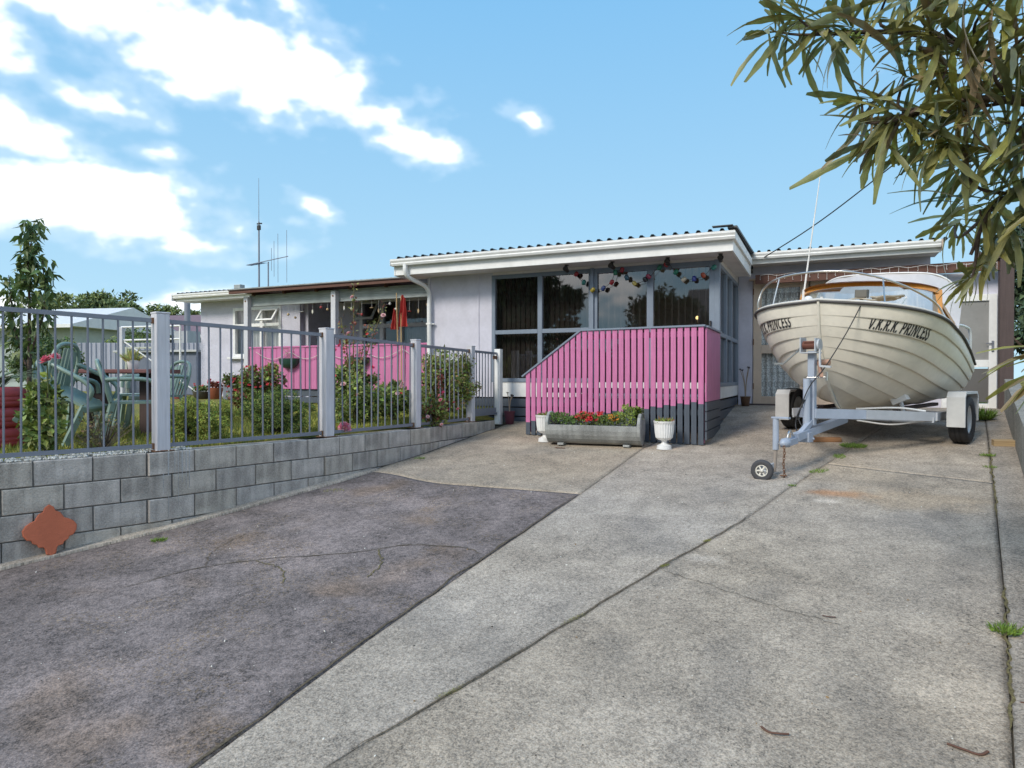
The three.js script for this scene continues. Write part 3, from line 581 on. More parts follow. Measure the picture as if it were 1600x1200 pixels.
{ // verandah along the main house
  const v = thing('verandah', 'lean-to verandah with weathered grey beam and brown roof edge', 'verandah', [-8.5, 1.25, -10.3]);
  const L = (x, y, z) => [x + 8.5, y - 1.25, z + 10.3];
  for (const x of [-10.55, -8.35]) { mesh('post', cham(0.11, 2.08, 0.11, 0.006, L(x, 2.32, -10.3)), M.postPaint, v); mesh('bolt', cyl(V(x + 8.5, 3.27 - 1.25, 0.055), V(x + 8.5, 3.27 - 1.25, 0.066), 0.016), M.rust, v); }
  mesh('beam', cham(4.25, 0.2, 0.05, 0.005, L(-8.47, 3.27, -10.385)), M.greyTimber, v);
  mesh('beam', cham(4.2, 0.028, 0.07, 0.004, L(-8.45, 3.385, -10.38)), M.greyTimber, v);
  mesh('edge_board', cham(4.55, 0.06, 0.04, 0.005, L(-8.58, 3.44, -10.12)), M.brownWood, v);
  mesh('roof', [bb(...[-10.86 + 8.5, -6.3 + 8.5, 3.475 - 1.25, 3.49 - 1.25, -2.0, 0.22])], M.brownPost, v);
  for (let k = 0; k < 6; k++) mesh('rafter', cham(0.045, 0.09, 1.85, 0.004, L(-10.4 + k * 0.8, 3.425, -11.2)), M.brownWood, v);
  mesh('edge_trim', cham(4.58, 0.02, 0.05, 0.003, L(-8.58, 3.498, -10.1)), M.greyTimber, v);
  mesh('deck', [bb(-10.6 + 8.5, -5.99 + 8.5, 1.42 - 1.25, 1.5 - 1.25, -1.9, 0.02)], M.slateDark, v);
  for (let k = 0; k < 2; k++) mesh('base_board', cham(4.55, 0.11, 0.03, 0.004, L(-8.25, 1.43 - k * 0.13, -10.27)), M.slateDark, v);
  const p = thing('verandah_balustrade', 'solid pink board balustrade around the verandah', 'balustrade', [-8.3, 1.5, -10.24]);
  mesh('rail', cham(4.3, 0.035, 0.08, 0.006, [0.03, 0.825, 0]), M.pink, p);
  const bgeo = cham(0.132, 0.8, 0.022, 0.006);
  for (let k = 0; k < 30; k++) { const o = mesh('board', bgeo, k % 3 ? M.pink : M.pink, p); o.position.set(-2.04 + k * 0.142, 0.408, 0.012 + (k % 2) * 0.008); }
  const side = bx(0.03, 0.8, 1.7, [-2.09, 0.408, -0.88]); mesh('end_panel', side, M.pink, p);
}
{ // front deck: slatted screen, side, steps
  const A = V(-3.73, 0, -8.70), B = V(-1.28, 0, -8.45), d = B.clone().sub(A), L = d.length(); d.normalize();
  const ry = Math.atan2(-d.z, d.x);
  const s = thing('deck_screen', 'pink slatted screen of the front deck with slate grey feet', 'screen', [A.x, gy(A.z), A.z], ry);
  const y0 = gy(A.z);
  const topAt = (x) => lerp(1.80, 2.38, clamp(x / 0.83)) - 0.0 - (x > 0.83 ? 0.0 : 0) - y0 - 0.03;
  const paint = (x) => (x < 0.42 ? 1.12 : lerp(1.17, 1.42, clamp((x - 0.42) / 1.9))) - y0;
  const n = 29, wd = 0.060;
  for (let k = 0; k < n; k++) {
    const x = 0.032 + k * (L - 0.064) / (n - 1), t0 = topAt(x - wd / 2), t1 = topAt(x + wd / 2), mid = paint(x) + (k % 2 ? 0.012 : -0.01), lo = gy(lerp(A.z, B.z, x / L)) - y0 + 0.012;
    const sl = (ya, yb0, yb1) => { const g = extrude([[-wd / 2, ya], [wd / 2, ya], [wd / 2, yb1], [-wd / 2, yb0]], 0.016, 0.002); g.translate(x, 0, -0.01); return g; };
    const o = mesh('slat', sl(mid, t0, t1), k % 4 === 1 ? M.pink : M.pink, s);
    mesh('slat_foot', sl(lo, mid - 0.001, mid - 0.001), M.slateDark, o);
  }
  mesh('cap_rail', [bar(V(-0.06, topAt(0) - 0.026, -0.005), V(0.84, topAt(0.84) + 0.012, -0.005), 0.06, 0.022), bar(V(0.84, topAt(0.9) + 0.012, -0.005), V(L + 0.02, topAt(0.9) + 0.012, -0.005), 0.06, 0.022)], M.slate, s);
  for (const [y, x0] of [[1.30 - y0, 0.04], [1.56 - y0, 0.3], [2.27 - y0, 0.86]]) mesh('cross_rail', bar(V(x0, y, -0.045), V(L - 0.01, y, -0.045), 0.035, 0.07), y > 1 ? M.pink : M.slateDark, s);
  mesh('stringer', bar(V(0.03, 1.02 - y0, -0.05), V(0.95, 1.5 - y0, -0.05), 0.03, 0.14), M.pink, s);
  mesh('end_post', cham(0.05, topAt(0.9) - 0.0, 0.07, 0.004, [L - 0.03, topAt(0.9) / 2, -0.05]), M.pink, s);
  const q = thing('front_deck', 'slate grey front deck with pink side panel behind the slatted screen', 'deck', [-2.5, 1.0, -9.1]);
  mesh('floor', [bb(-0.55, 1.19, 0.40, 0.45, -0.62, 0.38)], M.slateDark, q);
  for (let k = 0; k < 3; k++) mesh('step', bb(-1.12 + k * 0.2, -0.56, 0.02 + k * 0.13, 0.06 + k * 0.13, -0.5, 0.38), M.slateDark, q);
  for (let k = 0; k < 4; k++) mesh('side_board', bx(0.024, 0.106, 1.235, [1.245, 0.375 - k * 0.118, 0.02]), M.slateDark, q);
  for (let k = 0; k < 9; k++) mesh('side_panel_board', cham(0.018, 0.9, 0.132, 0.004, [1.243, 0.885, 0.565 - k * 0.137]), M.pink, q);
  mesh('side_rail', bar(V(1.245, 1.35, 0.635), V(1.245, 1.35, -0.62), 0.06, 0.022), M.slate, q);
}
// ---------------------------------------------------------------- the boat and its trailer: local x to port, z towards the bow
const BP = [0.58, 0, -9.53], BR = -20.5 * Math.PI / 180, BY = 1.37;
const hullM = mat(0.78, 0.725, 0.62, 0.38, { map: T.mottle });
const varnish = phys(0.62, 0.27, 0.045, 0.35, { map: T.streak, clearcoat: 0.6, clearcoatRoughness: 0.2 });
const steel = mat(0.55, 0.54, 0.52, 0.28, { metalness: 0.9 });
const trailerM = mat(0.50, 0.525, 0.56, 0.5, { map: T.mottle, metalness: 0.15 }), trailerBlue = mat(0.40, 0.455, 0.55, 0.5, { map: T.mottle, metalness: 0.1 }), fenderM = mat(0.60, 0.605, 0.60, 0.5, { map: T.mottle, metalness: 0.2 });
const stemT = [0.9, 1.31, 1.44, 1.53, 1.59, 1.64, 1.68, 1.71, 1.74], stemY = [1.38, 1.68, 1.84, 1.97, 2.09, 2.20, 2.31, 2.42, 2.56];
const stations = [
  [0, [0, .2, .4, .57, .69, .77, .825, .86, .875], [1.44, 1.455, 1.48, 1.52, 1.58, 1.66, 1.76, 1.86, 1.97]],
  [0.3, [0, .24, .46, .64, .77, .86, .915, .95, .965], [1.38, 1.41, 1.46, 1.54, 1.64, 1.76, 1.89, 2.02, 2.16]],
  [0.55, [0, .255, .48, .66, .79, .88, .94, .98, 1.0], [1.37, 1.42, 1.50, 1.61, 1.73, 1.87, 2.02, 2.17, 2.32]],
  [0.8, [0, .245, .43, .57, .68, .765, .835, .895, .95], [1.37, 1.49, 1.62, 1.76, 1.90, 2.04, 2.18, 2.31, 2.45]],
  [0.93, [0, .15, .26, .35, .425, .485, .535, .585, .63], [1.37, 1.59, 1.75, 1.89, 2.02, 2.14, 2.26, 2.38, 2.52]],
  [1, [.012, .012, .012, .012, .012, .012, .012, .012, .012], stemY]];
function sampled(row, u) { // smooth interpolation between stations
  let i = 1; while (i < stations.length - 1 && u > stations[i][0]) i++;
  const P = (k) => stations[clamp(k, 0, stations.length - 1)];
  const a = P(i - 1), b = P(i), z = P(i - 2), c = P(i + 1), t = (u - a[0]) / (b[0] - a[0]), h = b[0] - a[0];
  return (j) => {
    const y0 = a[row][j], y1 = b[row][j], m0 = i > 1 ? (y1 - z[row][j]) / (b[0] - z[0]) * h : (y1 - y0), m1 = i < stations.length - 1 ? (c[row][j] - y0) / (c[0] - a[0]) * h : (row === 1 ? (y1 - y0) * 1.5 : (y1 - y0));
    const t2 = t * t, t3 = t2 * t; return (2 * t3 - 3 * t2 + 1) * y0 + (t3 - 2 * t2 + t) * m0 + (-2 * t3 + 3 * t2) * y1 + (t3 - t2) * m1;
  };
}
function hull(u, q, side) { // q: 0 keel .. 8 sheer; a point on the skin, with strakes as straight chords
  const fv = sampled(1, u), fy = sampled(2, u), j = Math.min(7, Math.floor(q)), f = q - j;
  const T0 = lerp(stemT[j], stemT[j + 1], f);
  const bulge = 0.10 * f * (1 - f) * Math.min(1, (1 - u) * 6) * 0.25;
  return V(side * Math.max(0.006, lerp(fv(j), fv(j + 1), f) + bulge), lerp(fy(j), fy(j + 1), f) - BY, lerp(-1.2, T0, u));
}
function hullNormal(u, q, side) { const e = 0.01, a = hull(clamp(u + e), q, side).sub(hull(clamp(u - e), q, side)), b = hull(u, Math.min(8, q + 0.15), side).sub(hull(u, Math.max(0, q - 0.15), side)); const n = a.cross(b).normalize(); if (n.x * side < 0) n.negate(); return n; }
const boat = thing('boat', 'cream clinker-built wooden motorboat on its trailer', 'boat', [BP[0] - 0.047, BY - 0.02, BP[2] - 0.018], BR);
boat.rotation.set(0, BR, -0.056, 'YXZ');   // she leans a little to port on her trailer
{
  const NU = 44, us = []; for (let i = 0; i <= NU; i++) us.push(1 - Math.pow(1 - i / NU, 1.35));
  for (const side of [1, -1]) for (let j = 0; j < 8; j++) {
    const lap = 0.013, rows = [[j, 0.0], [j, lap], [j + 0.08, lap], [j + 0.35, lap * 0.75], [j + 0.7, lap * 0.3], [j + 1.0, 0]], pos = [], idx = [];
    for (const u of us) for (const [q, off] of rows) { const p = hull(u, q, side), n = hullNormal(Math.min(u, 0.985), q, side), fade = sstep(1.0, 0.93, u); p.addScaledVector(n, off * (0.15 + 0.85 * fade)); pos.push(p.x, p.y, p.z); }
    const R = rows.length;
    for (let i = 0; i < NU; i++) for (let k = 0; k < R - 1; k++) { const a = i * R + k, b = a + R; if (side > 0) idx.push(a, a + 1, b, a + 1, b + 1, b); else idx.push(a, b, a + 1, a + 1, b, b + 1); }
    let g = new THREE.BufferGeometry(); g.setAttribute('position', new THREE.Float32BufferAttribute(pos, 3)); g.setIndex(idx); g.computeVertexNormals(); 
    mesh('plank', muv(g), hullM, boat);
  }
  // transom, stem, keel
  const tp = []; for (let j = 0; j <= 8; j++) tp.push(hull(0, j, 1)); const sh = new THREE.Shape(); sh.moveTo(0, tp[0].y); tp.forEach((p) => sh.lineTo(p.x, p.y)); [...tp].reverse().forEach((p) => sh.lineTo(-p.x, p.y)); 
  const tg = new THREE.ExtrudeGeometry(sh, { depth: 0.03, bevelEnabled: false }); tg.translate(0, 0, -1.2); mesh('transom', muv(tg), hullM, boat);
  const sp = stemT.map((t, j) => V(0, stemY[j] - BY, t + 0.004)); sp.unshift(V(0, 0.0, 0.5));
  mesh('stem', tube(sp, 0.016, 40, 8), hullM, boat);
  mesh('keel', bar(V(0, -0.02, -1.2), V(0, -0.012, 0.86), 0.04, 0.06), hullM, boat);
  // sheer: dark rubbing strip with a pale moulding above
  for (const side of [1, -1]) {
    const r = []; for (let i = 0; i <= 26; i++) { const u = i / 26, p = hull(u, 8, side), n = hullNormal(Math.min(u, 0.96), 7.9, side); r.push(p.addScaledVector(n, 0.012 * (u < 0.97 ? 1 : 0.2))); }
    mesh('rubbing_strip', tube(r, 0.015, 60, 7), mat(0.065, 0.06, 0.058, 0.6, { map: T.mottle }), boat);
    mesh('gunwale', tube(r.map((p) => V(p.x - side * 0.02, p.y + 0.022, p.z)), 0.015, 60, 7), mat(0.66, 0.64, 0.6, 0.5, { map: T.mottle }), boat);
  }
  // cambered foredeck and side decks
  const pos = [], idx = [], ND = 24, NX = 12, m0 = 0.28;
  for (let i = 0; i <= ND; i++) { const u = lerp(m0, 0.995, i / ND), p = hull(u, 8, 1); for (let k = 0; k <= NX; k++) { const s = k / NX * 2 - 1; pos.push(s * p.x, p.y + 0.012 + 0.05 * (1 - s * s) * Math.min(1, p.x * 1.6), p.z); } }
  for (let i = 0; i < ND; i++) for (let k = 0; k < NX; k++) { const a = i * (NX + 1) + k; idx.push(a, a + NX + 1, a + 1, a + 1, a + NX + 1, a + NX + 2); }
  const dg = new THREE.BufferGeometry(); dg.setAttribute('position', new THREE.Float32BufferAttribute(pos, 3)); dg.setIndex(idx); dg.computeVertexNormals();
  mesh('foredeck', muv(dg), mat(0.62, 0.38, 0.18, 0.45, { map: T.streak }), boat);
  // windscreen: varnished frame wrapping round, raked glass
  const Wn = 18, base = [], top = [];
  for (let i = 0; i <= Wn; i++) { const a = lerp(-1.18, 1.18, i / Wn), sx = Math.sin(a), cz = Math.cos(a); base.push(V(0.86 * sx, 2.50 - BY + 0.045 * cz - 0.03 * Math.abs(sx), 0.06 + 0.66 * Math.pow(cz, 0.8))); top.push(V(0.80 * sx, 2.645 - BY + 0.235 * Math.pow(cz, 0.42), -0.04 + 0.60 * Math.pow(cz, 0.8))); }
  const band = (A, B, w, d) => { // a flat moulding following two curves
    const P = [], I = []; A.forEach((p, i) => { const q = B[i], dir = q.clone().sub(p).normalize(), o = V(p.x, 0, p.z + 0.3).normalize(); for (const [s, t] of [[0, 0], [w, 0], [w, d], [0, d]]) { const e = p.clone().addScaledVector(dir, s).addScaledVector(o, t - d / 2); P.push(e.x, e.y, e.z); } });
    const n = A.length; for (let i = 0; i < n - 1; i++) for (let k = 0; k < 4; k++) { const a = i * 4 + k, b = i * 4 + (k + 1) % 4; I.push(a, a + 4, b, b, a + 4, b + 4); }
    I.push(0, 1, 2, 0, 2, 3); const z = (n - 1) * 4; I.push(z, z + 2, z + 1, z, z + 3, z + 2);
    let g = new THREE.BufferGeometry(); g.setAttribute('position', new THREE.Float32BufferAttribute(P, 3)); g.setIndex(I); g = g.toNonIndexed(); g.computeVertexNormals(); return muv(g);
  };
  const down = top.map((p, i) => base[i]);
  const ends = [0, Wn].map((i) => bar(base[i].clone().add(V(0, -0.08, 0)), top[i].clone().add(V(0, -0.01, 0)), 0.09, 0.045, 0.008));
  const ws = mesh('windscreen_frame', [band(top, base, 0.058, 0.045), band(base, top, 0.03, 0.05), ...ends], varnish, boat);
  const gp = [], gi = []; base.forEach((p, i) => { const q = top[i]; gp.push(p.x, p.y + 0.01, p.z, q.x, q.y - 0.01, q.z); }); for (let i = 0; i < Wn; i++) { const a = i * 2; gi.push(a, a + 2, a + 1, a + 2, a + 3, a + 1); }
  const gg = new THREE.BufferGeometry(); gg.setAttribute('position', new THREE.Float32BufferAttribute(gp, 3)); gg.setIndex(gi); gg.computeVertexNormals();
  mesh('glass', muv(gg), phys(0.62, 0.74, 0.80, 0.03, { transmission: 1, thickness: 0, ior: 2.0 }), ws);
  const coam = mat(0.60, 0.62, 0.64, 0.6, { map: T.mottle });
  mesh('cabin_roof', band(top.map((p) => V(p.x * 0.5, p.y + 0.02, p.z * 0.5)), top.map((p) => V(p.x, p.y + 0.004, p.z)), 0.42, 0.02), varnish, boat);
  for (const side of [1, -1]) { // side windows and coaming boards running aft
    const b0 = V(side * 0.80, 2.44 - BY, 0.30), b1 = V(side * 0.84, 2.30 - BY, -0.25), t0 = V(side * 0.76, 2.66 - BY, 0.19), t1 = V(side * 0.82, 2.42 - BY, -0.25);
    mesh('side_window_frame', [bar(b0, b1, 0.03, 0.05), bar(t0, t1, 0.03, 0.04), bar(b1, t1, 0.03, 0.05)], varnish, boat);
    const q = new THREE.BufferGeometry(); q.setAttribute('position', new THREE.Float32BufferAttribute([b0, b1, t1, b0, t1, t0].flatMap((p) => [p.x, p.y, p.z]), 3)); q.computeVertexNormals(); mesh('side_window', muv(q), M.tint, boat);
    mesh('coaming', bar(V(side * 0.82, 2.16 - BY, -1.18), V(side * 0.86, 2.33 - BY, 0.1), 0.03, 0.16), coam, boat);
  }
  for (const x of [-0.42, 0.0, 0.44]) mesh('wiper', cyl(V(x, 2.53 - BY, 0.67 - Math.abs(x) * 0.25), V(x + 0.07, 2.70 - BY, 0.64 - Math.abs(x) * 0.25), 0.006), M.whiteGloss, boat);
  // pale folded hood standing behind the windscreen
  { const n = 20, P = [], I = []; const hgt = (s) => 3.06 - 0.30 * Math.pow(Math.abs(s), 7) - 0.02 * s * s;
    for (let i = 0; i <= n; i++) { const s = i / n * 2 - 1, x = s * 0.86, z = -0.30 + 0.22 * (1 - s * s); for (let k = 0; k <= 5; k++) { const y = lerp(2.3, hgt(s), k / 5); P.push(x + 0.02 * pn(s * 4, k), y - BY, z - 0.10 * k / 5 + 0.02 * pn(s * 5, k * 0.6, 4)); } }
    for (let i = 0; i < n; i++) for (let k = 0; k < 5; k++) { const a = i * 6 + k; I.push(a, a + 6, a + 1, a + 1, a + 6, a + 7); }
    const g = new THREE.BufferGeometry(); g.setAttribute('position', new THREE.Float32BufferAttribute(P, 3)); g.setIndex(I); g.computeVertexNormals();
    const hood = mesh('canopy', muv(g), phys(0.78, 0.80, 0.87, 0.35, { transmission: 0.3, thickness: 0, side: THREE.DoubleSide, map: T.mottle }), boat);
    const hem = []; for (let i = 0; i <= n; i++) { const s = i / n * 2 - 1; hem.push(V(s * 0.86, hgt(s) - BY, -0.40 + 0.22 * (1 - s * s))); } mesh('hem', tube(hem, 0.011, 40, 6), M.whiteGloss, hood); }
  // pulpit rail with stanchions
  const S = (u, s) => hull(u, 8, s);
  const a = S(0.82, -1), b = S(0.60, 1);
  const railP = [V(a.x + 0.03, a.y + 0.02, a.z), V(a.x + 0.02, a.y + 0.14, a.z + 0.01), V(-0.86, 2.77 - BY, 1.2), V(-0.62, 2.865 - BY, 1.36), V(-0.25, 2.905 - BY, 1.47), V(0.15, 2.90 - BY, 1.43), V(0.48, 2.825 - BY, 1.25), V(0.74, 2.70 - BY, 0.98), V(0.88, 2.56 - BY, 0.72), V(b.x - 0.05, b.y + 0.03, b.z + 0.1)];
  const rail = mesh('bow_rail', tube(railP, 0.0125, 70, 9), steel, boat);
  for (const [u, s, q] of [[0.93, -1, V(-0.60, 2.865 - BY, 1.37)], [0.93, 1, V(0.47, 2.83 - BY, 1.26)]]) { const p = S(u, s); mesh('stanchion', cyl(V(p.x * 0.93, p.y + 0.02, p.z), q, 0.008), steel, rail); }
  mesh('rail_foot', [cyl(railP[0].clone().add(V(0, -0.01, 0)), railP[0].clone().add(V(0, 0.06, 0)), 0.018)], varnish, boat);
  // whip aerial on its white base
  const ant = mesh('aerial', cyl(V(-0.73, 2.80 - BY, 0.32), V(-0.60, 4.30 - BY, 0.35), 0.013, 0.005, 8), M.whiteGloss, boat);
  mesh('aerial_base', [cyl(V(-0.735, 2.52 - BY, 0.32), V(-0.73, 2.84 - BY, 0.32), 0.024, 0.02, 10), cham(0.1, 0.04, 0.1, 0.006, [-0.735, 2.66 - BY, 0.32])], M.whiteGloss, boat);
  // stern handrail on the port quarter
  mesh('stern_rail', tube([V(0.78, 2.30 - BY, -0.30), V(0.78, 2.40 - BY, -0.36), V(0.79, 2.43 - BY, -0.46), V(0.82, 2.43 - BY, -0.9), V(0.83, 2.40 - BY, -1.02), V(0.84, 2.30 - BY, -1.06), V(0.84, 1.98 - BY, -1.10)], 0.017, 40, 9), M.whiteGloss, boat);
  // deck fittings
  mesh('bollard', [cham(0.13, 0.09, 0.08, 0.008, [0.18, 2.70 - BY, 0.98]), cyl(V(0.18, 2.53 - BY, 0.98), V(0.18, 2.68 - BY, 0.98), 0.02)], mat(0.13, 0.125, 0.11, 0.6), boat);
  mesh('fairlead', [cyl(V(-0.18, 2.57 - BY, 1.18), V(-0.18, 2.66 - BY, 1.18), 0.016), cyl(V(-0.18, 2.585 - BY, 1.18), V(-0.18, 2.595 - BY, 1.18), 0.03)], M.whiteGloss, boat);
  mesh('fender', [place(new THREE.SphereGeometry(0.055, 14, 10), [-0.40, 2.575 - BY, 1.0])].map((g) => { g.scale(1, 1.05, 1); return muv(g); }), M.whiteGloss, boat);
}
{ // mooring rope loose on the foredeck
  const r = thing('rope', 'pale coil of mooring rope lying on the boat foredeck', 'rope', [BP[0], 2.52, BP[2]], BR);
  const ropeM = mat(0.50, 0.46, 0.38, 0.9, { map: T.mottle });
  for (let c = 0; c < 2; c++) { const p = []; for (let i = 0; i < 46; i++) { const a = i * 0.62, R = 0.05 + 0.0016 * i + 0.035 * pn(i * 0.4, c); p.push(V((c ? -0.28 : 0.45) + R * Math.cos(a) * 1.35, 0.058 + 0.0009 * i + 0.016 * pn(i * 0.7, 3) - c * 0.01, (c ? 1.02 : 0.94) + R * Math.sin(a))); } mesh('coil', tube(p, 0.011, 150, 5), ropeM, r); }
  mesh('line', tube([V(-0.25, 0.06, 1.06), V(-0.1, 0.058, 1.12), V(0.05, 0.075, 1.08), V(0.18, 0.10, 1.0), V(0.3, 0.07, 1.02), V(0.45, 0.06, 0.98)], 0.011, 40, 5), ropeM, r);
}
{ // the name painted on both bows, wrapped onto the second strake
  const font = await new FontLoader().loadAsync('fonts/droid/droid_sans_bold.typeface.json');
  const ink = mat(0.02, 0.02, 0.022, 0.5);
  const letters = (u0, u1, side) => {
    const along = [0]; for (let i = 1; i <= 60; i++) along.push(along[i - 1] + hull(lerp(u0, u1, i / 60), 6.5, side).distanceTo(hull(lerp(u0, u1, (i - 1) / 60), 6.5, side)));
    const spaced = (x) => { const s = clamp(x) * along[60]; let i = 1; while (i < 60 && along[i] < s) i++; return lerp(u0, u1, (i - 1 + (s - along[i - 1]) / (along[i] - along[i - 1])) / 60); };
    const shapes = font.generateShapes('V.K.R.K. PRINCESS', 1), g = new THREE.ShapeGeometry(shapes, 4); g.computeBoundingBox(); const W = g.boundingBox.max.x;
    // finer triangles, so that the letters bend with the planks
    let q = g.toNonIndexed(); const src = q.attributes.position, out = [];
    const split = (A, B, D, n) => { if (!n) { out.push(A, B, D); return; } const ab = A.clone().lerp(B, 0.5), bd = B.clone().lerp(D, 0.5), da = D.clone().lerp(A, 0.5); split(A, ab, da, n - 1); split(ab, B, bd, n - 1); split(da, bd, D, n - 1); split(ab, bd, da, n - 1); };
    for (let i = 0; i < src.count; i += 3) split(V().fromBufferAttribute(src, i), V().fromBufferAttribute(src, i + 1), V().fromBufferAttribute(src, i + 2), 1);
    const pos = []; for (const p of out) { const h = p.y / 0.74, x = (p.x + 0.28 * p.y) / (W + 0.2), u = spaced(x), qq = 6.13 + 0.72 * h, w = hull(u, qq, side), n = hullNormal(u, qq, side); const f = qq - 6; w.addScaledVector(n, 0.0145 * (1 - f) + 0.0035); pos.push(w.x, w.y, w.z); }
    q = new THREE.BufferGeometry(); q.setAttribute('position', new THREE.Float32BufferAttribute(pos, 3)); q.computeVertexNormals();
    mesh('lettering', muv(q), ink, boat);
  };
  letters(0.952, 0.785, 1); letters(0.80, 0.968, -1);
}
{ // trailer
  const Y0 = gy(BP[2]);
  const t = thing('boat_trailer', 'galvanised A-frame boat trailer with grey-blue drawbar and jockey wheel', 'trailer', [BP[0], Y0, BP[2]], BR);
  const P = (x, y, z) => V(x, y - Y0, z);
  const FY = 1.305;
  for (const s of [-1, 1]) {
    mesh('frame_arm', bar(P(s * 0.79, FY - 0.015, 0.36), P(s * 0.34, FY + 0.03, 1.30), 0.05, 0.1), trailerM, t);
    mesh('frame_arm', bar(P(s * 0.34, FY + 0.03, 1.30), P(s * 0.03, FY + 0.05, 1.88), 0.05, 0.1), trailerBlue, t);
    mesh('side_rail', bar(P(s * 0.79, FY - 0.015, 0.40), P(s * 0.79, FY - 0.02, -1.15), 0.05, 0.09), trailerM, t);
    mesh('bunk', bar(P(s * 0.42, FY + 0.06, 0.5), P(s * 0.45, FY + 0.08, -1.1), 0.07, 0.04), M.brownPost, t);
    // mudguards: flat front plate, rounded top, rear plate
    const g = extrude([[0.30, 0.0], [0.325, 0.0], [0.325, 0.33], [0.27, 0.39], [-0.28, 0.39], [-0.345, 0.33], [-0.345, 0.05], [-0.32, 0.05], [-0.32, 0.32], [-0.27, 0.365], [0.26, 0.365], [0.30, 0.32]], 0.175, 0.002); g.rotateY(-Math.PI / 2); g.translate(s * 0.975 + 0.087, 0.165, 0);
    mesh('mudguard', g, fenderM, t);
    const w = new THREE.Group(); w.name = 'wheel'; w.position.set(s * 0.965, 0.272 + (s > 0 ? -0.035 : 0.035), 0); t.add(w);
    const prof = [[0.16, -0.075], [0.2, -0.092], [0.245, -0.09], [0.266, -0.07], [0.27, -0.03], [0.264, -0.028], [0.264, -0.018], [0.271, -0.016], [0.271, 0.016], [0.264, 0.018], [0.264, 0.028], [0.27, 0.03], [0.266, 0.07], [0.245, 0.09], [0.2, 0.092], [0.16, 0.075]];
    const tg = lathe(prof, 40); tg.rotateZ(Math.PI / 2); mesh('tyre', tg, M.rubber, w);
    const rg = lathe([[0.0, 0.02], [0.06, 0.03], [0.12, 0.015], [0.15, 0.06], [0.17, 0.078], [0.165, 0.0], [0.165, -0.078], [0, -0.07]], 28); rg.rotateZ(-Math.PI / 2); mesh('rim', rg, mat(0.55, 0.55, 0.54, 0.45, { metalness: 0.3 }), w);
  }
  mesh('axle', bar(P(-0.88, Y0 + 0.27, 0), P(0.88, Y0 + 0.27, 0), 0.05, 0.05), trailerM, t);
  for (const z of [0.42, -0.5, -1.1]) mesh('cross_member', bar(P(-0.79, FY - 0.05, z), P(0.79, FY - 0.05, z), 0.05, 0.06), trailerM, t);
  mesh('truss_bar', tube([P(0.20, FY - 0.05, 1.1), P(0.45, FY - 0.10, 0.75), P(0.7, FY - 0.06, 0.46)], 0.009, 20, 6), M.whiteGloss, t);
  mesh('hull_pad', [cham(0.17, 0.09, 0.12, 0.008), ].map((g) => place(g, [0.46, FY + 0.185 - Y0, 0.5], 0, 0, 0.45)), M.whiteGloss, t);
  mesh('pad_stem', cyl(P(0.50, FY, 0.48), P(0.47, FY + 0.16, 0.5), 0.022), trailerM, t);
  mesh('support_rod', tube([P(0.12, FY + 0.07, 0.9), P(0.5, FY + 0.085, 0.68), P(0.72, FY + 0.05, 0.5)], 0.012, 16, 6), M.whiteGloss, t);
  for (const z of [0.95, 0.1, -0.9]) mesh('keel_roller', [cyl(P(-0.09, FY + 0.025, z), P(0.09, FY + 0.025, z), 0.03, 0.03, 12)], M.black, t);
  // drawbar sloping down to the coupling
  mesh('drawbar', bar(P(0, FY - 0.05, 0.9), P(0, 1.13, 2.30), 0.075, 0.075), trailerBlue, t);
  mesh('drawbar_strut', bar(P(0, FY + 0.02, 1.75), P(0, 1.14, 2.2), 0.05, 0.05), trailerBlue, t);
  mesh('bolt_plate', [cham(0.11, 0.10, 0.12, 0.006, [0.0, 1.115 - Y0, 2.02]), cyl(P(-0.07, 1.1, 1.98), P(0.07, 1.1, 1.98), 0.012)], trailerBlue, t);
  const cp = lathe([[0, 0], [0.04, 0.005], [0.05, 0.03], [0.05, 0.055], [0.035, 0.085], [0, 0.095]], 16); cp.scale(1, 1, 1.6);
  mesh('coupling', [place(cp, [0, 1.045 - Y0, 2.52]), bar(P(0, 1.10, 2.28), P(0, 1.085, 2.5), 0.06, 0.06)], trailerBlue, t);
  mesh('coupling_lever', tube([P(0, 1.13, 2.48), P(0, 1.19, 2.44), P(-0.01, 1.20, 2.38), P(0, 1.15, 2.34)], 0.012, 14, 6), steel, t);
  mesh('coupling_handle', tube([P(-0.05, 1.08, 2.56), P(-0.09, 1.12, 2.57), P(-0.1, 1.16, 2.55), P(-0.06, 1.17, 2.53)], 0.009, 14, 6), steel, t);
  // winch post and winch
  mesh('winch_post', cham(0.07, 0.78, 0.07, 0.004, [0, 1.62 - Y0, 1.86]), trailerBlue, t);
  mesh('jockey_tube', cyl(P(-0.02, 1.10, 1.95), P(-0.02, 1.72, 1.95), 0.036, 0.036, 16), trailerBlue, t);
  mesh('post_arm', [cyl(P(-0.02, 1.73, 1.95), P(0.17, 1.735, 1.92), 0.009), cyl(P(0.17, 1.70, 1.92), P(0.17, 1.79, 1.92), 0.014)], steel, t);
  const wm = mat(0.16, 0.055, 0.035, 0.7, { map: T.mottle });
  const wn = new THREE.Group(); wn.name = 'winch'; wn.position.set(0, 2.05 - Y0, 1.9); t.add(wn);
  mesh('side_plate', [bx(0.012, 0.16, 0.15, [-0.08, 0.02, 0]), bx(0.012, 0.14, 0.15, [0.07, 0.02, 0]), bx(0.17, 0.012, 0.15, [0, -0.06, 0])], trailerM, wn);
  mesh('drum', [cyl(V(-0.075, 0.02, 0), V(0.065, 0.02, 0), 0.045, 0.045, 14), cyl(V(-0.05, 0.05, 0.04), V(0.05, 0.05, 0.04), 0.012)], wm, wn);
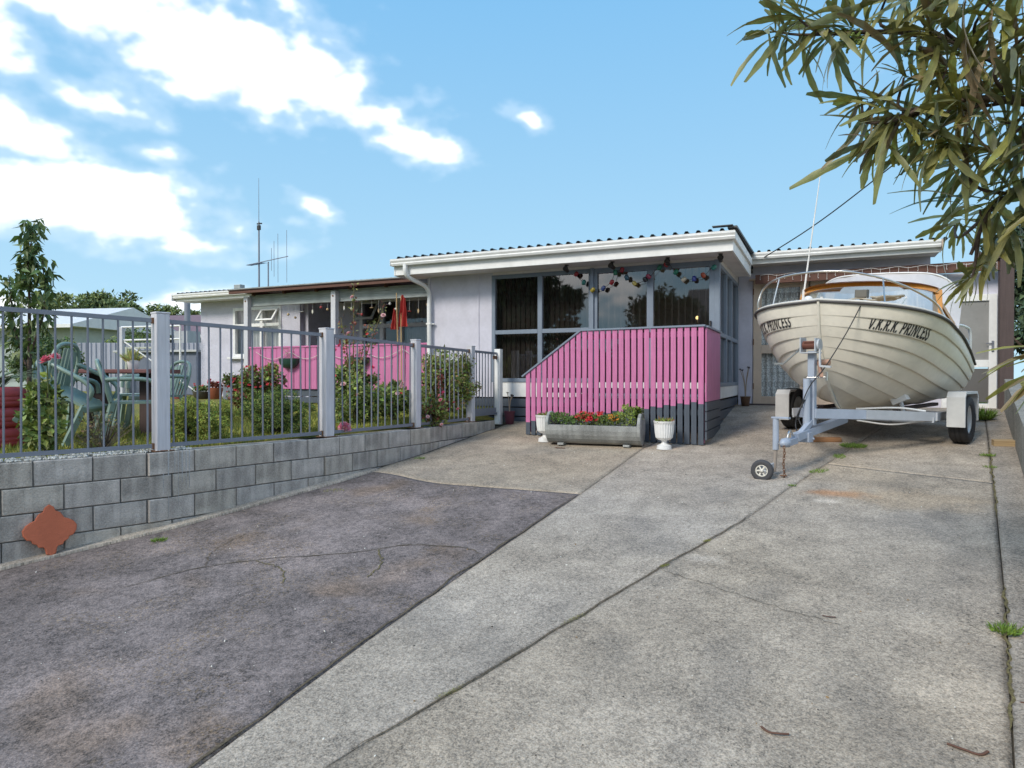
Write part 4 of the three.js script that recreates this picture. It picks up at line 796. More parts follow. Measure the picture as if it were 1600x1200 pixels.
  mesh('gear', [cyl(V(0.078, 0.02, 0), V(0.098, 0.02, 0), 0.062, 0.062, 18)], trailerM, wn);
  mesh('crank', [bar(V(-0.09, 0.0, 0.02), V(-0.13, -0.06, 0.06), 0.02, 0.02), bar(V(-0.13, -0.06, 0.06), V(-0.26, -0.17, 0.06), 0.022, 0.014), bar(V(-0.26, -0.17, 0.06), V(-0.36, -0.17, 0.06), 0.02, 0.02)], steel, wn);
  mesh('bow_snubber', [cyl(V(0.02, -0.16, -0.12), V(0.15, -0.16, -0.12), 0.032, 0.032, 12), bar(V(0.08, -0.15, -0.02), V(0.12, -0.32, 0.03), 0.03, 0.04)], mat(0.42, 0.25, 0.18, 0.7), wn);
  mesh('strap_hook', [bar(V(0.1, -0.02, 0.02), V(0.11, -0.2, 0.04), 0.016, 0.02), bar(V(0.11, -0.2, 0.05), V(0.22, -0.21, 0.04), 0.03, 0.02)], trailerM, wn);
  // jockey wheel: tube, stem, fork, wheel off to the side
  const jx = -0.02, jz = 2.62;
  mesh('jockey_post', [cyl(P(jx - 0.06, 1.02, jz - 0.06), P(jx - 0.06, 1.33, jz - 0.06), 0.029, 0.029, 14), cham(0.17, 0.018, 0.06, 0.003, [jx - 0.01, 1.335 - Y0, jz - 0.06])], trailerBlue, t);
  mesh('jockey_stem', cyl(P(jx - 0.06, 1.03, jz - 0.06), P(jx - 0.07, 0.80, jz - 0.05), 0.019), mat(0.33, 0.28, 0.24, 0.6, { map: T.mottle }), t);
  const jg = new THREE.Group(); jg.name = 'jockey_wheel'; jg.position.set(jx - 0.11, gy(-6.78) + 0.104 - Y0, jz + 0.13); jg.rotation.y = 0.22; t.add(jg);
  const jt = lathe([[0.06, -0.03], [0.085, -0.036], [0.102, -0.026], [0.107, 0], [0.102, 0.026], [0.085, 0.036], [0.06, 0.03]], 30); jt.rotateX(Math.PI / 2); mesh('tyre', jt, mat(0.055, 0.055, 0.06, 0.8), jg);
  const jr = [lathe([[0.048, -0.02], [0.062, -0.03], [0.062, 0.03], [0.048, 0.02]], 24), lathe([[0, -0.028], [0.02, -0.028], [0.02, 0.028], [0, 0.028]], 14)].map((g) => { g.rotateX(Math.PI / 2); return g; });
  for (let k = 0; k < 6; k++) jr.push(bar(V(0.015 * Math.cos(k * 1.047), 0.015 * Math.sin(k * 1.047), 0.012), V(0.052 * Math.cos(k * 1.047), 0.052 * Math.sin(k * 1.047), 0.012), 0.014, 0.014, 0.002));
  mesh('rim', jr, mat(0.66, 0.64, 0.58, 0.5), jg);
  mesh('jockey_fork', [bar(P(jx - 0.07, 0.87, jz - 0.05), P(jx - 0.075, gy(-6.78) + 0.104, jz + 0.145), 0.012, 0.05), bar(P(jx - 0.145, 0.86, jz - 0.04), P(jx - 0.15, gy(-6.78) + 0.104, jz + 0.13), 0.012, 0.05), bar(P(jx - 0.15, 0.87, jz - 0.045), P(jx - 0.065, 0.87, jz - 0.05), 0.06, 0.02), cyl(P(jx - 0.155, gy(-6.78) + 0.104, jz + 0.13), P(jx - 0.065, gy(-6.78) + 0.104, jz + 0.14), 0.01)], trailerM, t);
  // safety chain to the ground
  const links = []; for (let k = 0; k < 14; k++) { const g = new THREE.TorusGeometry(0.0135, 0.0042, 5, 10); g.scale(0.8, 1.25, 1); if (k % 2) g.rotateY(Math.PI / 2); g.rotateZ(0.12 * Math.sin(k)); links.push(place(muv(g), [0.02 + 0.004 * Math.sin(k * 0.8), 1.05 - Y0 - k * 0.0265, 2.6])); }
  for (let k = 0; k < 4; k++) { const g = new THREE.TorusGeometry(0.0135, 0.0042, 5, 10); g.rotateX(Math.PI / 2); links.push(place(muv(g), [0.015 + 0.02 * Math.cos(k * 1.7), gy(-7.08) - Y0 + 0.022, 2.6 + 0.02 * Math.sin(k * 1.7)])); }
  mesh('safety_chain', links, M.rust, t);
  mesh('winch_cable', tube([P(0.40, 2.47, 1.63), P(0.30, 2.18, 1.76), P(0.14, 1.82, 1.92), P(0.03, 1.64, 2.0), P(-0.05, 1.42, 2.02), P(-0.07, 1.30, 2.03), P(-0.01, 1.2, 2.05)], 0.006, 40, 5), M.black, t);
  mesh('brake_cable', tube([P(-0.02, 1.5, 1.99), P(-0.06, 1.38, 2.05), P(-0.09, 1.24, 2.06), P(-0.02, 1.13, 2.14)], 0.007, 24, 5), M.black, t);
  mesh('number_board', cham(0.3, 0.1, 0.012, 0.002, [0.55, FY - 0.1 - Y0, -0.95]), M.white, t);
}
{ const b = solo('timber_plank', cham(0.52, 0.045, 0.1, 0.006), mat(0.33, 0.17, 0.08, 0.85, { map: T.weather }), 'short brown timber plank on the ground behind the trailer coupling', 'plank'); b.position.set(-0.02, gy(-9.0) + 0.023, -8.98); b.rotation.set(0.1, 0.2, 0);
  const c = solo('timber_block', cham(0.2, 0.07, 0.1, 0.006), mat(0.46, 0.33, 0.18, 0.85, { map: T.weather }), 'offcut of pale timber lying against the right-hand kerb wall', 'timber'); c.position.set(1.86, gy(-9.1) + 0.036, -9.1); c.rotation.set(0.1, 0.1, 0); }
// ---------------------------------------------------------------- plants: leaves as folded kites
class Leaves {
  constructor() { this.p = []; this.c = []; }
  // base point, direction, face normal, length, width, colour
  leaf(b, d, n, L, W, c, fold = 0.25, bend = 0.15) {
    const s = d.clone().cross(n).normalize(), up = s.clone().cross(d).normalize();
    const m = b.clone().addScaledVector(d, L * 0.45).addScaledVector(up, -fold * W * 0.5), l = b.clone().addScaledVector(d, L * 0.42).addScaledVector(s, W / 2), r = b.clone().addScaledVector(d, L * 0.42).addScaledVector(s, -W / 2), t = b.clone().addScaledVector(d, L).addScaledVector(up, -bend * L);
    for (const v of [b, l, m, m, l, t, b, m, r, m, t, r]) { this.p.push(v.x, v.y, v.z); this.c.push(c[0], c[1], c[2]); }
  }
  geo() { const g = new THREE.BufferGeometry(); g.setAttribute('position', new THREE.Float32BufferAttribute(this.p, 3)); g.setAttribute('color', new THREE.Float32BufferAttribute(this.c, 3)); g.computeVertexNormals(); g.setAttribute('uv', new THREE.Float32BufferAttribute(new Float32Array(this.p.length / 3 * 2), 2)); return g; }
}
const dirRnd = () => { const z = rr(-1, 1), a = rr(0, 6.2832), r = Math.sqrt(1 - z * z); return V(r * Math.cos(a), z, r * Math.sin(a)); };
const leafMat = new THREE.MeshPhysicalMaterial({ color: 0xffffff, vertexColors: true, roughness: 0.62, transmission: 0.25, thickness: 0, side: THREE.DoubleSide });
const leafDull = new THREE.MeshStandardMaterial({ color: 0xffffff, vertexColors: true, roughness: 0.8, side: THREE.DoubleSide });
const tone = (c, v = 0.35) => { const k = 1 + rr(-v, v), h = rr(-0.12, 0.12); return [c[0] * k * (1 + h), c[1] * k, c[2] * k * (1 - h)]; };
// a rounded bush: clumps through an ellipsoid, more of them near its skin
function bushLeaves(L, c, [rx, ry, rz], n, len, wid, cols, o = {}) {
  const clumps = [], nc = o.clumps || 40;
  for (let k = 0; k < nc; k++) { const d = dirRnd(); if (o.flat && d.y < -0.2) d.y *= -0.5; const r = Math.pow(rnd(), 0.4) * (0.82 + 0.3 * pn(d.x * 2 + c.x, d.y * 2, d.z * 2)); clumps.push({ p: V(d.x * rx * r, d.y * ry * r, d.z * rz * r), d, s: rr(0.5, 1.2), t: rr(0.75, 1.3) }); }
  for (let i = 0; i < n; i++) {
    const k = clumps[i % nc], sp = (o.spread || 0.3) * k.s, q = k.p.clone().add(dirRnd().multiply(V(rx, ry, rz)).multiplyScalar(sp * Math.cbrt(rnd())));
    const out = V(q.x / rx / rx, q.y / ry / ry + 0.2, q.z / rz / rz).normalize(), d = out.clone().multiplyScalar(o.out ?? 0.7).add(dirRnd()).normalize(); if (o.droop) d.y -= o.droop; d.normalize();
    const col = tone(cols[Math.floor(rnd() * cols.length)]); const s = rr(0.6, 1.25);
    L.leaf(q.add(c), d, out.clone().add(dirRnd().multiplyScalar(0.7)).normalize(), len * s, wid * s, col.map((v) => v * k.t), 0.3, o.bend ?? 0.15);
  }
}
function rosette(R, layers, cols) { // a double flower of overlapping petals
  const L = new Leaves();
  for (let k = 0; k < layers; k++) { const n = 9 - k, el = lerp(0.15, 1.3, k / Math.max(1, layers - 1)), len = R * lerp(1, 0.5, k / layers); for (let i = 0; i < n; i++) { const a = (i + k * 0.5) / n * 6.283, d = V(Math.cos(a) * Math.cos(el), Math.sin(el), Math.sin(a) * Math.cos(el)); L.leaf(V(0, 0.003 * k, 0), d, V(0, 1, 0).addScaledVector(d, -0.3).normalize(), len, len * 0.85, tone(cols[(i + k) % cols.length], 0.12), -0.3, -0.12); } }
  return L.geo();
}
const FL = { red: rosette(0.024, 2, [[0.70, 0.02, 0.03], [0.60, 0.02, 0.025]]), pink: rosette(0.045, 4, [[0.80, 0.22, 0.30], [0.78, 0.32, 0.36]]), hot: rosette(0.034, 3, [[0.70, 0.045, 0.15], [0.75, 0.09, 0.20]]), pale: rosette(0.042, 4, [[0.85, 0.60, 0.55], [0.80, 0.45, 0.48]]), white: rosette(0.035, 3, [[0.85, 0.84, 0.78]]), orange: rosette(0.02, 2, [[0.75, 0.28, 0.03], [0.8, 0.42, 0.05]]) };
function flower(kind, p, parent, s = 1) { const m = mesh('flower', FL[kind], leafMat, parent); m.position.copy(p); m.scale.setScalar(s); m.rotation.set(rr(0.2, 1.0), rr(0, 0.4), rr(-0.6, 0.6)); return m; }
function bush(name, label, category, p, r, n, len, wid, cols, o = {}) {
  const t = thing(name, label, category, p, 0, o.group);
  const L = new Leaves(), h = o.lift ?? r[1];
  bushLeaves(L, V(0, h, 0), r, n, len, wid, cols, o);
  mesh('foliage', L.geo(), o.m || leafMat, t);
  const st = []; for (let k = 0; k < (o.stems ?? 7); k++) { const d = dirRnd(); st.push(limb([V(rr(-0.04, 0.04), -0.03, rr(-0.04, 0.04)), V(d.x * r[0] * 0.25, h * 0.5, d.z * r[2] * 0.25), V(d.x * r[0] * 0.6, h + d.y * r[1] * 0.4 + r[1] * 0.2, d.z * r[2] * 0.6)], 0.012, 0.004, 8, 5)); }
  mesh('stem', st, M.bark, t);
  return t;
}
const GR = { bright: [0.25, 0.33, 0.06], mid: [0.15, 0.22, 0.048], deep: [0.065, 0.115, 0.03], olive: [0.22, 0.235, 0.06], yellow: [0.36, 0.35, 0.07], red: [0.23, 0.065, 0.04], grey: [0.16, 0.20, 0.13] };
{ // clipped dwarf conifers behind the fence
  bush('dwarf_conifer', 'low yellow-green dwarf conifer beside the widest fence post', 'shrub', [-5.64, lawnY(-4.9), -4.85], [0.46, 0.30, 0.36], 26000, 0.024, 0.010, [GR.bright, GR.olive, GR.bright, GR.yellow], { clumps: 150, spread: 0.16, lift: 0.24, out: 1.1, m: leafDull });
  bush('dwarf_conifer', 'dark green rounded dwarf conifer under the red geraniums', 'shrub', [-5.38, lawnY(-5.75), -5.68], [0.45, 0.32, 0.38], 26000, 0.024, 0.010, [GR.mid, GR.deep, GR.mid, GR.olive], { clumps: 150, spread: 0.16, lift: 0.24, out: 1.1, m: leafDull });
  const g = bush('geranium_bush', 'leafy geranium bush with small red flowers by the pink balustrade', 'shrub', [-7.12, lawnY(-7.1), -7.1], [0.46, 0.42, 0.42], 6800, 0.055, 0.042, [GR.bright, GR.mid, GR.olive, GR.red], { clumps: 46, spread: 0.3, lift: 0.38 });
  for (let k = 0; k < 26; k++) { const d = dirRnd(); if (d.y < -0.1) d.y = -d.y; flower('red', V(d.x * 0.38, 0.38 + d.y * 0.40, Math.abs(d.z) * 0.36), g, rr(0.8, 1.5)); }
  // roses between the middle posts
  const r1 = bush('rose_bush', 'tall straggling rose with pale and red blooms in front of the verandah', 'rose', [-5.22, lawnY(-6.85), -6.8], [0.42, 0.42, 0.36], 4200, 0.055, 0.034, [GR.mid, GR.bright, GR.olive, GR.mid], { clumps: 44, spread: 0.32, lift: 0.42 });
  { const L = new Leaves(), st = []; const canes = [[0.04, 1.75, 0.05], [-0.2, 1.35, 0.0], [0.28, 1.25, 0.08], [-0.05, 1.05, 0.1], [0.42, 1.5, -0.05]];
    for (const [x, y, z] of canes) { const c = [V(0, 0, 0), V(x * 0.3, y * 0.5, z * 0.5), V(x, y, z)]; st.push(limb(c, 0.009, 0.0035, 12, 5)); const cv = new THREE.CatmullRomCurve3(c); for (let i = 0; i < 90; i++) { const p = cv.getPoint(rr(0.4, 1)); const d = dirRnd(); L.leaf(p.addScaledVector(d, 0.03), d, dirRnd(), rr(0.03, 0.055), rr(0.02, 0.03), tone(rnd() < 0.35 ? GR.red : GR.olive), 0.2, 0.2); } flower(['pink', 'pale', 'pale', 'hot', 'red'][Math.floor(rnd() * 5)], V(x, y * 0.9, z + 0.03), r1, 0.9); }
    mesh('cane', st, mat(0.16, 0.13, 0.05, 0.8), r1); mesh('cane_leaf', L.geo(), leafMat, r1);
    for (const [k, x, y, z] of [['pale', 0.14, 1.12, 0.28], ['hot', -0.05, 0.93, 0.3], ['hot', 0.02, 0.98, 0.3], ['red', -0.1, 0.68, 0.36], ['red', 0.0, 0.62, 0.36], ['pale', 0.12, 0.52, 0.36], ['red', 0.3, 0.4, 0.33], ['hot', 0.42, 0.72, 0.2], ['orange', -0.22, 0.5, 0.33]]) flower(k, V(x, y, z), r1, 1.0); }
  const r2 = bush('rose_bush', 'low rose bush with scattered crimson blooms behind the middle fence panel', 'rose', [-4.98, lawnY(-7.4), -7.3], [0.30, 0.30, 0.34], 3000, 0.05, 0.03, [GR.mid, GR.bright, GR.olive], { clumps: 34, spread: 0.33, lift: 0.32 });
  for (let k = 0; k < 9; k++) flower(['hot', 'pale', 'red'][k % 3], V(rr(-0.28, 0.3), rr(0.25, 0.62), rr(0.1, 0.34)), r2, 0.8);
  const r3 = bush('rose_bush', 'pink-flowered rose spilling through the fence over the wall', 'rose', [-4.66, wallTop, -7.75], [0.20, 0.25, 0.30], 2200, 0.05, 0.03, [GR.mid, GR.bright, GR.olive, GR.red], { clumps: 26, spread: 0.35, lift: 0.22 });
  for (let k = 0; k < 16; k++) flower(['hot', 'hot', 'pink', 'pale'][k % 4], V(rr(-0.05, 0.24), rr(0.0, 0.45), rr(-0.28, 0.32)), r3, 0.75);
  { const L = new Leaves(); const c = [V(0, 0.1, 0), V(0.06, 0.55, -0.1), V(0.02, 0.75, -0.1)]; const cv = new THREE.CatmullRomCurve3(c); for (let i = 0; i < 110; i++) { const d = dirRnd(); L.leaf(cv.getPoint(rnd()).addScaledVector(d, 0.02), d, dirRnd(), rr(0.03, 0.05), 0.025, tone([0.24, 0.05, 0.03]), 0.2, 0.2); } mesh('red_shoot', L.geo(), leafMat, r3); }
  bush('flowering_shrub', 'large rounded bronze-green shrub filling the end of the fence', 'shrub', [-4.98, lawnY(-8.7), -8.62], [0.50, 0.48, 0.50], 16000, 0.052, 0.026, [GR.olive, GR.mid, GR.bright, [0.22, 0.15, 0.06]], { clumps: 110, spread: 0.26, lift: 0.5 });
  const pb = thing('peony', 'big ruffled pink bloom resting on the wall beside a fence post', 'flower', [-4.83, wallTop, -6.12]);
  { const L = new Leaves(); for (let i = 0; i < 220; i++) { const d = dirRnd(); if (d.y < -0.5) d.y *= -1; L.leaf(V(0, 0.075, 0).addScaledVector(d, 0.035), d, dirRnd(), rr(0.03, 0.05), 0.035, tone(i % 3 ? [0.82, 0.30, 0.42] : [0.85, 0.55, 0.58], 0.1), -0.4, -0.2); } mesh('bloom', L.geo(), leafMat, pb); mesh('stem', limb([V(-0.12, -0.02, -0.02), V(-0.06, 0.03, 0), V(0, 0.06, 0)], 0.005, 0.004, 8, 5), mat(0.1, 0.14, 0.03, 0.7), pb); }
  // rose and dry shrub by the near panel
  const r4 = bush('rose_bush', 'rose with one large pink bloom behind the near fence panel', 'rose', [-6.02, lawnY(-3.6), -3.62], [0.20, 0.40, 0.20], 1500, 0.07, 0.045, [GR.bright, GR.mid, GR.olive], { clumps: 26, spread: 0.35, lift: 0.36 });
  flower('pink', V(0.1, 0.83, 0.04), r4, 1.5); flower('pink', V(0.14, 0.86, 0.0), r4, 1.2); flower('hot', V(0.0, 0.84, -0.04), r4, 0.7);
  mesh('cane', [limb([V(0, 0, 0), V(0.05, 0.4, 0), V(0.1, 0.82, 0.04)], 0.008, 0.005, 10, 5)], mat(0.11, 0.13, 0.04, 0.8), r4);
  const dr = bush('dry_shrub', 'twiggy half-bare shrub under the green garden chairs', 'shrub', [-5.80, lawnY(-4.0), -3.98], [0.22, 0.24, 0.2], 420, 0.035, 0.016, [[0.2, 0.17, 0.07], GR.olive, [0.24, 0.16, 0.09]], { clumps: 18, spread: 0.4, lift: 0.2 });
  { const tw = []; for (let k = 0; k < 60; k++) { const d = dirRnd(); d.y = Math.abs(d.y) + 0.3; tw.push(limb([V(0, 0, 0), V(d.x * 0.12, d.y * 0.15, d.z * 0.12), V(d.x * 0.30, d.y * 0.30, d.z * 0.26)], 0.004, 0.0015, 5, 4)); } mesh('twig', tw, mat(0.27, 0.2, 0.14, 0.9), dr); }
}
// a tree: trunk and limbs given, leaves spread along the outer limbs
function crown(L, pts, n, spread, len, wid, cols, droop = 0.3) { for (let i = 0; i < n; i++) { const p = pts[Math.floor(rnd() * pts.length)].clone().add(dirRnd().multiplyScalar(spread * Math.cbrt(rnd()))); const d = dirRnd(); d.y -= droop; d.normalize(); const s = rr(0.6, 1.2); L.leaf(p, d, V(0, 1, 0).add(dirRnd().multiplyScalar(0.8)).normalize(), len * s, wid * s, tone(cols[Math.floor(rnd() * cols.length)]), 0.35, 0.25); } }
{ // young fruit tree
  const t = thing('fruit_tree', 'slender young fruit tree with drooping leaves above the garden table', 'tree', [-7.85, lawnY(-4.6), -4.55]);
  const ax = [[V(0, 0, 0), V(0.02, 0.8, 0), V(0.06, 1.6, 0.02), V(0.02, 2.32, 0)], [V(0.02, 0.7, 0), V(-0.2, 1.2, 0.02), V(-0.34, 1.8, 0)], [V(0.02, 0.9, 0), V(0.22, 1.4, -0.04), V(0.26, 1.95, 0)], [V(0.04, 1.4, 0), V(0.15, 1.9, 0.08), V(0.22, 2.3, 0.05)]];
  mesh('trunk', [limb(ax[0], 0.03, 0.006, 18, 7), ...ax.slice(1).map((a) => limb(a, 0.016, 0.005, 12, 6))], M.bark, t);
  const L = new Leaves(); for (const a of ax) { const cv = new THREE.CatmullRomCurve3(a), pts = []; for (let i = 0; i < 40; i++) pts.push(cv.getPoint(0.3 + 0.7 * i / 39)); crown(L, pts, 190, 0.11, 0.125, 0.05, [[0.09, 0.15, 0.035], [0.065, 0.115, 0.03], [0.14, 0.19, 0.045]], 0.8); }
  mesh('crown', L.geo(), leafMat, t);
}
{ // lancewood-like tree leaning in over the drive: strap leaves in whorls
  const base = V(1.62, gy(-3.6) + 0.38, -3.72);
  const t = thing('lancewood_tree', 'tree with long leathery strap leaves overhanging the driveway', 'tree', base.toArray());
  const W = [[-0.11, 3.33, -3.25], [0.12, 3.22, -3.24], [0.3, 2.92, -3.1], [0.24, 2.77, -3.07], [0.15, 2.88, -3.14], [0.38, 3.05, -3.03], [0.44, 2.92, -3.06], [0.56, 3.10, -2.99], [0.62, 2.95, -3.02], [0.50, 2.76, -3.10], [0.62, 2.62, -3.24], [0.72, 2.50, -3.28], [0.61, 2.50, -4.01], [0.64, 2.70, -3.14], [0.72, 3.0, -3.0], [0.80, 2.36, -3.2], [0.585, 2.15, -3.43], [0.36, 2.72, -3.2], [0.22, 2.70, -3.15], [0.42, 3.28, -3.1], [0.25, 3.3, -3.15], [0.66, 3.28, -3.1], [0.84, 2.62, -3.25], [0.86, 2.85, -3.1], [0.70, 2.34, -3.5], [0.92, 2.48, -3.1], [0.9, 3.2, -3.2], [0.52, 2.60, -3.3], [0.78, 2.72, -3.5], [1.2, 3.3, -3.5], [1.4, 3.0, -3.1], [1.5, 2.7, -3.9], [1.1, 2.9, -4.1], [1.9, 3.1, -3.6], [-0.2, 3.30, -3.3], [0.5, 2.98, -3.12], [0.72, 2.82, -3.2], [0.33, 3.15, -3.15], [0.58, 2.86, -3.2], [0.8, 3.05, -3.15], [0.0, 3.28, -3.27], [0.42, 2.66, -3.12], [0.6, 2.42, -3.35], [0.74, 2.6, -3.15], [0.88, 2.72, -3.05], [0.30, 2.80, -3.15], [0.46, 3.18, -3.0], [0.78, 2.42, -3.3]].map((a) => V(...a).sub(base));
  const trunkTop = V(1.35, 2.2, -3.6).sub(base), fork = V(0.98, 2.75, -3.42).sub(base), fork2 = V(1.0, 2.35, -3.38).sub(base);
  mesh('trunk', limb([V(0, -0.1, 0), V(0.02, 0.5, 0.03), trunkTop.clone().lerp(V(0, 0.8, 0), 0.5), trunkTop, fork], 0.085, 0.03, 26, 10), M.bark, t);
  mesh('limb', limb([trunkTop.clone().add(V(0, -0.15, 0)), V(1.15, 2.28, -3.45).sub(base), fork2], 0.045, 0.02, 12, 8), M.bark, t);
  // main limbs, and from the nearest place on them a twig to each whorl
  const mains = [[fork, V(0.72, 2.93, -3.28), V(0.40, 3.10, -3.18), V(0.06, 3.22, -3.25)], [fork, V(0.74, 2.78, -3.2), V(0.50, 2.80, -3.1), V(0.24, 2.76, -3.1)], [fork2, V(0.82, 2.45, -3.3), V(0.66, 2.45, -3.35), V(0.58, 2.25, -3.42)], [fork, V(0.95, 3.0, -3.3), V(0.8, 3.2, -3.15)], [trunkTop, V(1.5, 2.6, -3.6), V(1.5, 3.0, -3.5)]].map((l) => l.map((p, i) => (i ? p.clone().sub(base) : p.clone())));
  const along = [];
  for (const l of mains) { mesh('limb', limb(l, 0.022, 0.007, 18, 7), M.bark, t); const cv = new THREE.CatmullRomCurve3(l); for (let i = 0; i <= 20; i++) along.push({ p: cv.getPoint(i / 20), back: cv.getPoint(Math.max(0, i / 20 - 0.12)) }); }
  W.forEach((w) => { let best = along[0]; for (const q of along) if (q.p.distanceTo(w) < best.p.distanceTo(w)) best = q; const m = best.p.clone().lerp(w, 0.5).add(V(rr(-0.03, 0.03), -0.03 + rr(-0.02, 0.02), rr(-0.03, 0.03))); mesh('branch', limb([best.back.clone(), m, w], 0.009, 0.004, 10, 6), M.bark, t); });
  const leafG = (L, Wd, bend, twist) => { // a strap leaf: channelled, bent, with a few teeth near the tip
    const n = 9, P = [], I = [];
    for (let i = 0; i <= n; i++) { const s = i / n, w = Wd * Math.min(1, 0.22 + 1.9 * s) * (s > 0.82 ? 0.95 - (s - 0.82) * 3.3 : 0.72 + 0.28 * s) * 0.44 * (s > 0.55 && i % 2 ? 1.22 : 1), z = L * s * (1 - 0.12 * bend * s), y = -bend * L * s * s, tw = twist * s; P.push(-w * Math.cos(tw), y + 0.22 * w - w * Math.sin(tw), z, 0, y - 0.06 * w, z, w * Math.cos(tw), y + 0.22 * w + w * Math.sin(tw), z); }
    for (let i = 0; i < n; i++) for (let k = 0; k < 2; k++) { const a = i * 3 + k; I.push(a, a + 3, a + 1, a + 1, a + 3, a + 4); }
    const g = new THREE.BufferGeometry(); g.setAttribute('position', new THREE.Float32BufferAttribute(P, 3)); g.setIndex(I); g.computeVertexNormals(); g.setAttribute('uv', new THREE.Float32BufferAttribute(P.filter((_, i) => i % 3 !== 1).map((v) => v * 1.0), 2)); return g;
  };
  const grain = tex(256, 0.12, (u, v) => { const a = vn(u * 40, v * 6, 40, 80, 6), b = vn(u * 8, v * 8, 8, 81), c = vn(u * 90, v * 90, 90, 82); const k = 0.62 + 0.28 * a + 0.2 * (b - 0.5) + 0.15 * c; return [k, k, k * 0.95]; });
  const lm = [[0.28, 0.275, 0.085], [0.21, 0.225, 0.085], [0.34, 0.31, 0.09], [0.16, 0.18, 0.085], [0.29, 0.215, 0.10], [0.40, 0.39, 0.09], [0.23, 0.16, 0.095]].map((c) => phys(...c, 0.48, { map: grain, transmission: 0.38, thickness: 0, side: THREE.DoubleSide }));
  const tan = phys(0.42, 0.31, 0.19, 0.7, { map: grain, transmission: 0.2, thickness: 0, side: THREE.DoubleSide });
  const shapes = [leafG(0.20, 0.026, 0.28, 0.3), leafG(0.24, 0.024, 0.45, -0.4), leafG(0.17, 0.03, 0.18, 0.2), leafG(0.13, 0.022, 0.3, -0.2), leafG(0.28, 0.03, 0.6, 0.5), leafG(0.15, 0.034, 0.1, 0.1)];
  const rest = [], v = V(0, 0, 1); let count = 0;
  const todo = [];
  W.forEach((w, k) => {
    const n = k < 29 || k > 33 ? 20 : 12, ax = w.clone().sub(fork).normalize().add(V(0, 0.1, 0)).normalize();
    for (let i = 0; i < n; i++) {
      const d = ax.clone().multiplyScalar(rr(0.0, 0.9)).add(dirRnd().multiplyScalar(0.95)); d.y -= rr(0.0, 0.5); d.normalize();
      todo.push({ p: w.clone().addScaledVector(ax, rr(-0.09, 0.02)).addScaledVector(d, 0.004), d, g: Math.floor(rnd() * 6), m: Math.floor(Math.pow(rnd(), 1.25) * 7), s: rr(0.72, 1.32) * (k === 16 ? 0.66 : 1), roll: rr(-1.1, 1.1), near: w.clone().add(base).sub(camera.position).length() + (k > 28 ? 9 : 0) });
    }
  });
  // a few long tan dead blades and a low spray at the right
  for (let i = 0; i < 9; i++) todo.push({ p: V(rr(0.45, 0.8), rr(2.95, 3.2), rr(-3.05, -2.95)).sub(base), d: V(rr(-0.5, -0.1), rr(-1, -0.5), rr(0, 0.25)).normalize(), g: [1, 4][i % 2], m: -1, s: rr(0.9, 1.35), roll: rr(-0.8, 0.8), near: 2 });
  for (let i = 0; i < 20; i++) todo.push({ p: V(0.86 + rr(-0.03, 0.03), 1.80 + rr(-0.06, 0.06), -2.98 + rr(-0.05, 0.05)).sub(base), d: V(rr(-1, -0.35), rr(-0.5, 0.45), rr(-0.6, 0.4)).normalize(), g: [1, 4, 1, 0][i % 4], m: i % 3 ? 5 : 4, s: rr(0.9, 1.3), roll: rr(-0.6, 0.6), near: 2 });
  mesh('branch', limb([trunkTop.clone().add(V(0, -0.5, 0)), V(1.1, 1.75, -3.3).sub(base), V(0.86, 1.80, -2.98).sub(base)], 0.016, 0.008, 12, 6), M.bark, t);
  todo.sort((a, b) => a.near - b.near);
  todo.forEach((o, i) => {
    const q = new THREE.Quaternion().setFromUnitVectors(v, o.d), up = V(0, 1, 0).applyQuaternion(q); // keep the leaf's upper side up, then roll it
    const side = V(0, 1, 0).cross(o.d); if (side.lengthSq() > 0.01) { side.normalize(); const u2 = o.d.clone().cross(side); q.setFromRotationMatrix(new THREE.Matrix4().makeBasis(side, u2, o.d)); }
    q.multiply(new THREE.Quaternion().setFromAxisAngle(v, o.roll));
    if (i < 295) { const m = mesh('leaf', shapes[o.g], o.m < 0 ? tan : lm[o.m], t); m.position.copy(o.p); m.quaternion.copy(q); m.scale.setScalar(o.s); }
    else { const g = shapes[o.g].clone(); g.scale(o.s, o.s, o.s); g.applyQuaternion(q); g.translate(o.p.x, o.p.y, o.p.z); (rest[Math.max(0, o.m) % 3] ??= []).push(g); }
  });
  rest.forEach((l, i) => { const m = mesh('foliage', l, lm[i], t); m.userData.kind = 'stuff'; });
  // a green flower cluster
  mesh('berry_cluster', (() => { const l = []; for (let i = 0; i < 60; i++) { const d = dirRnd(); l.push(place(new THREE.IcosahedronGeometry(0.006, 0), V(0.12, 3.15, -3.2).sub(base).addScaledVector(d, 0.05 * Math.cbrt(rnd())).toArray())); } return l.map((g) => muv(g)); })(), mat(0.2, 0.27, 0.06, 0.7), t);
}
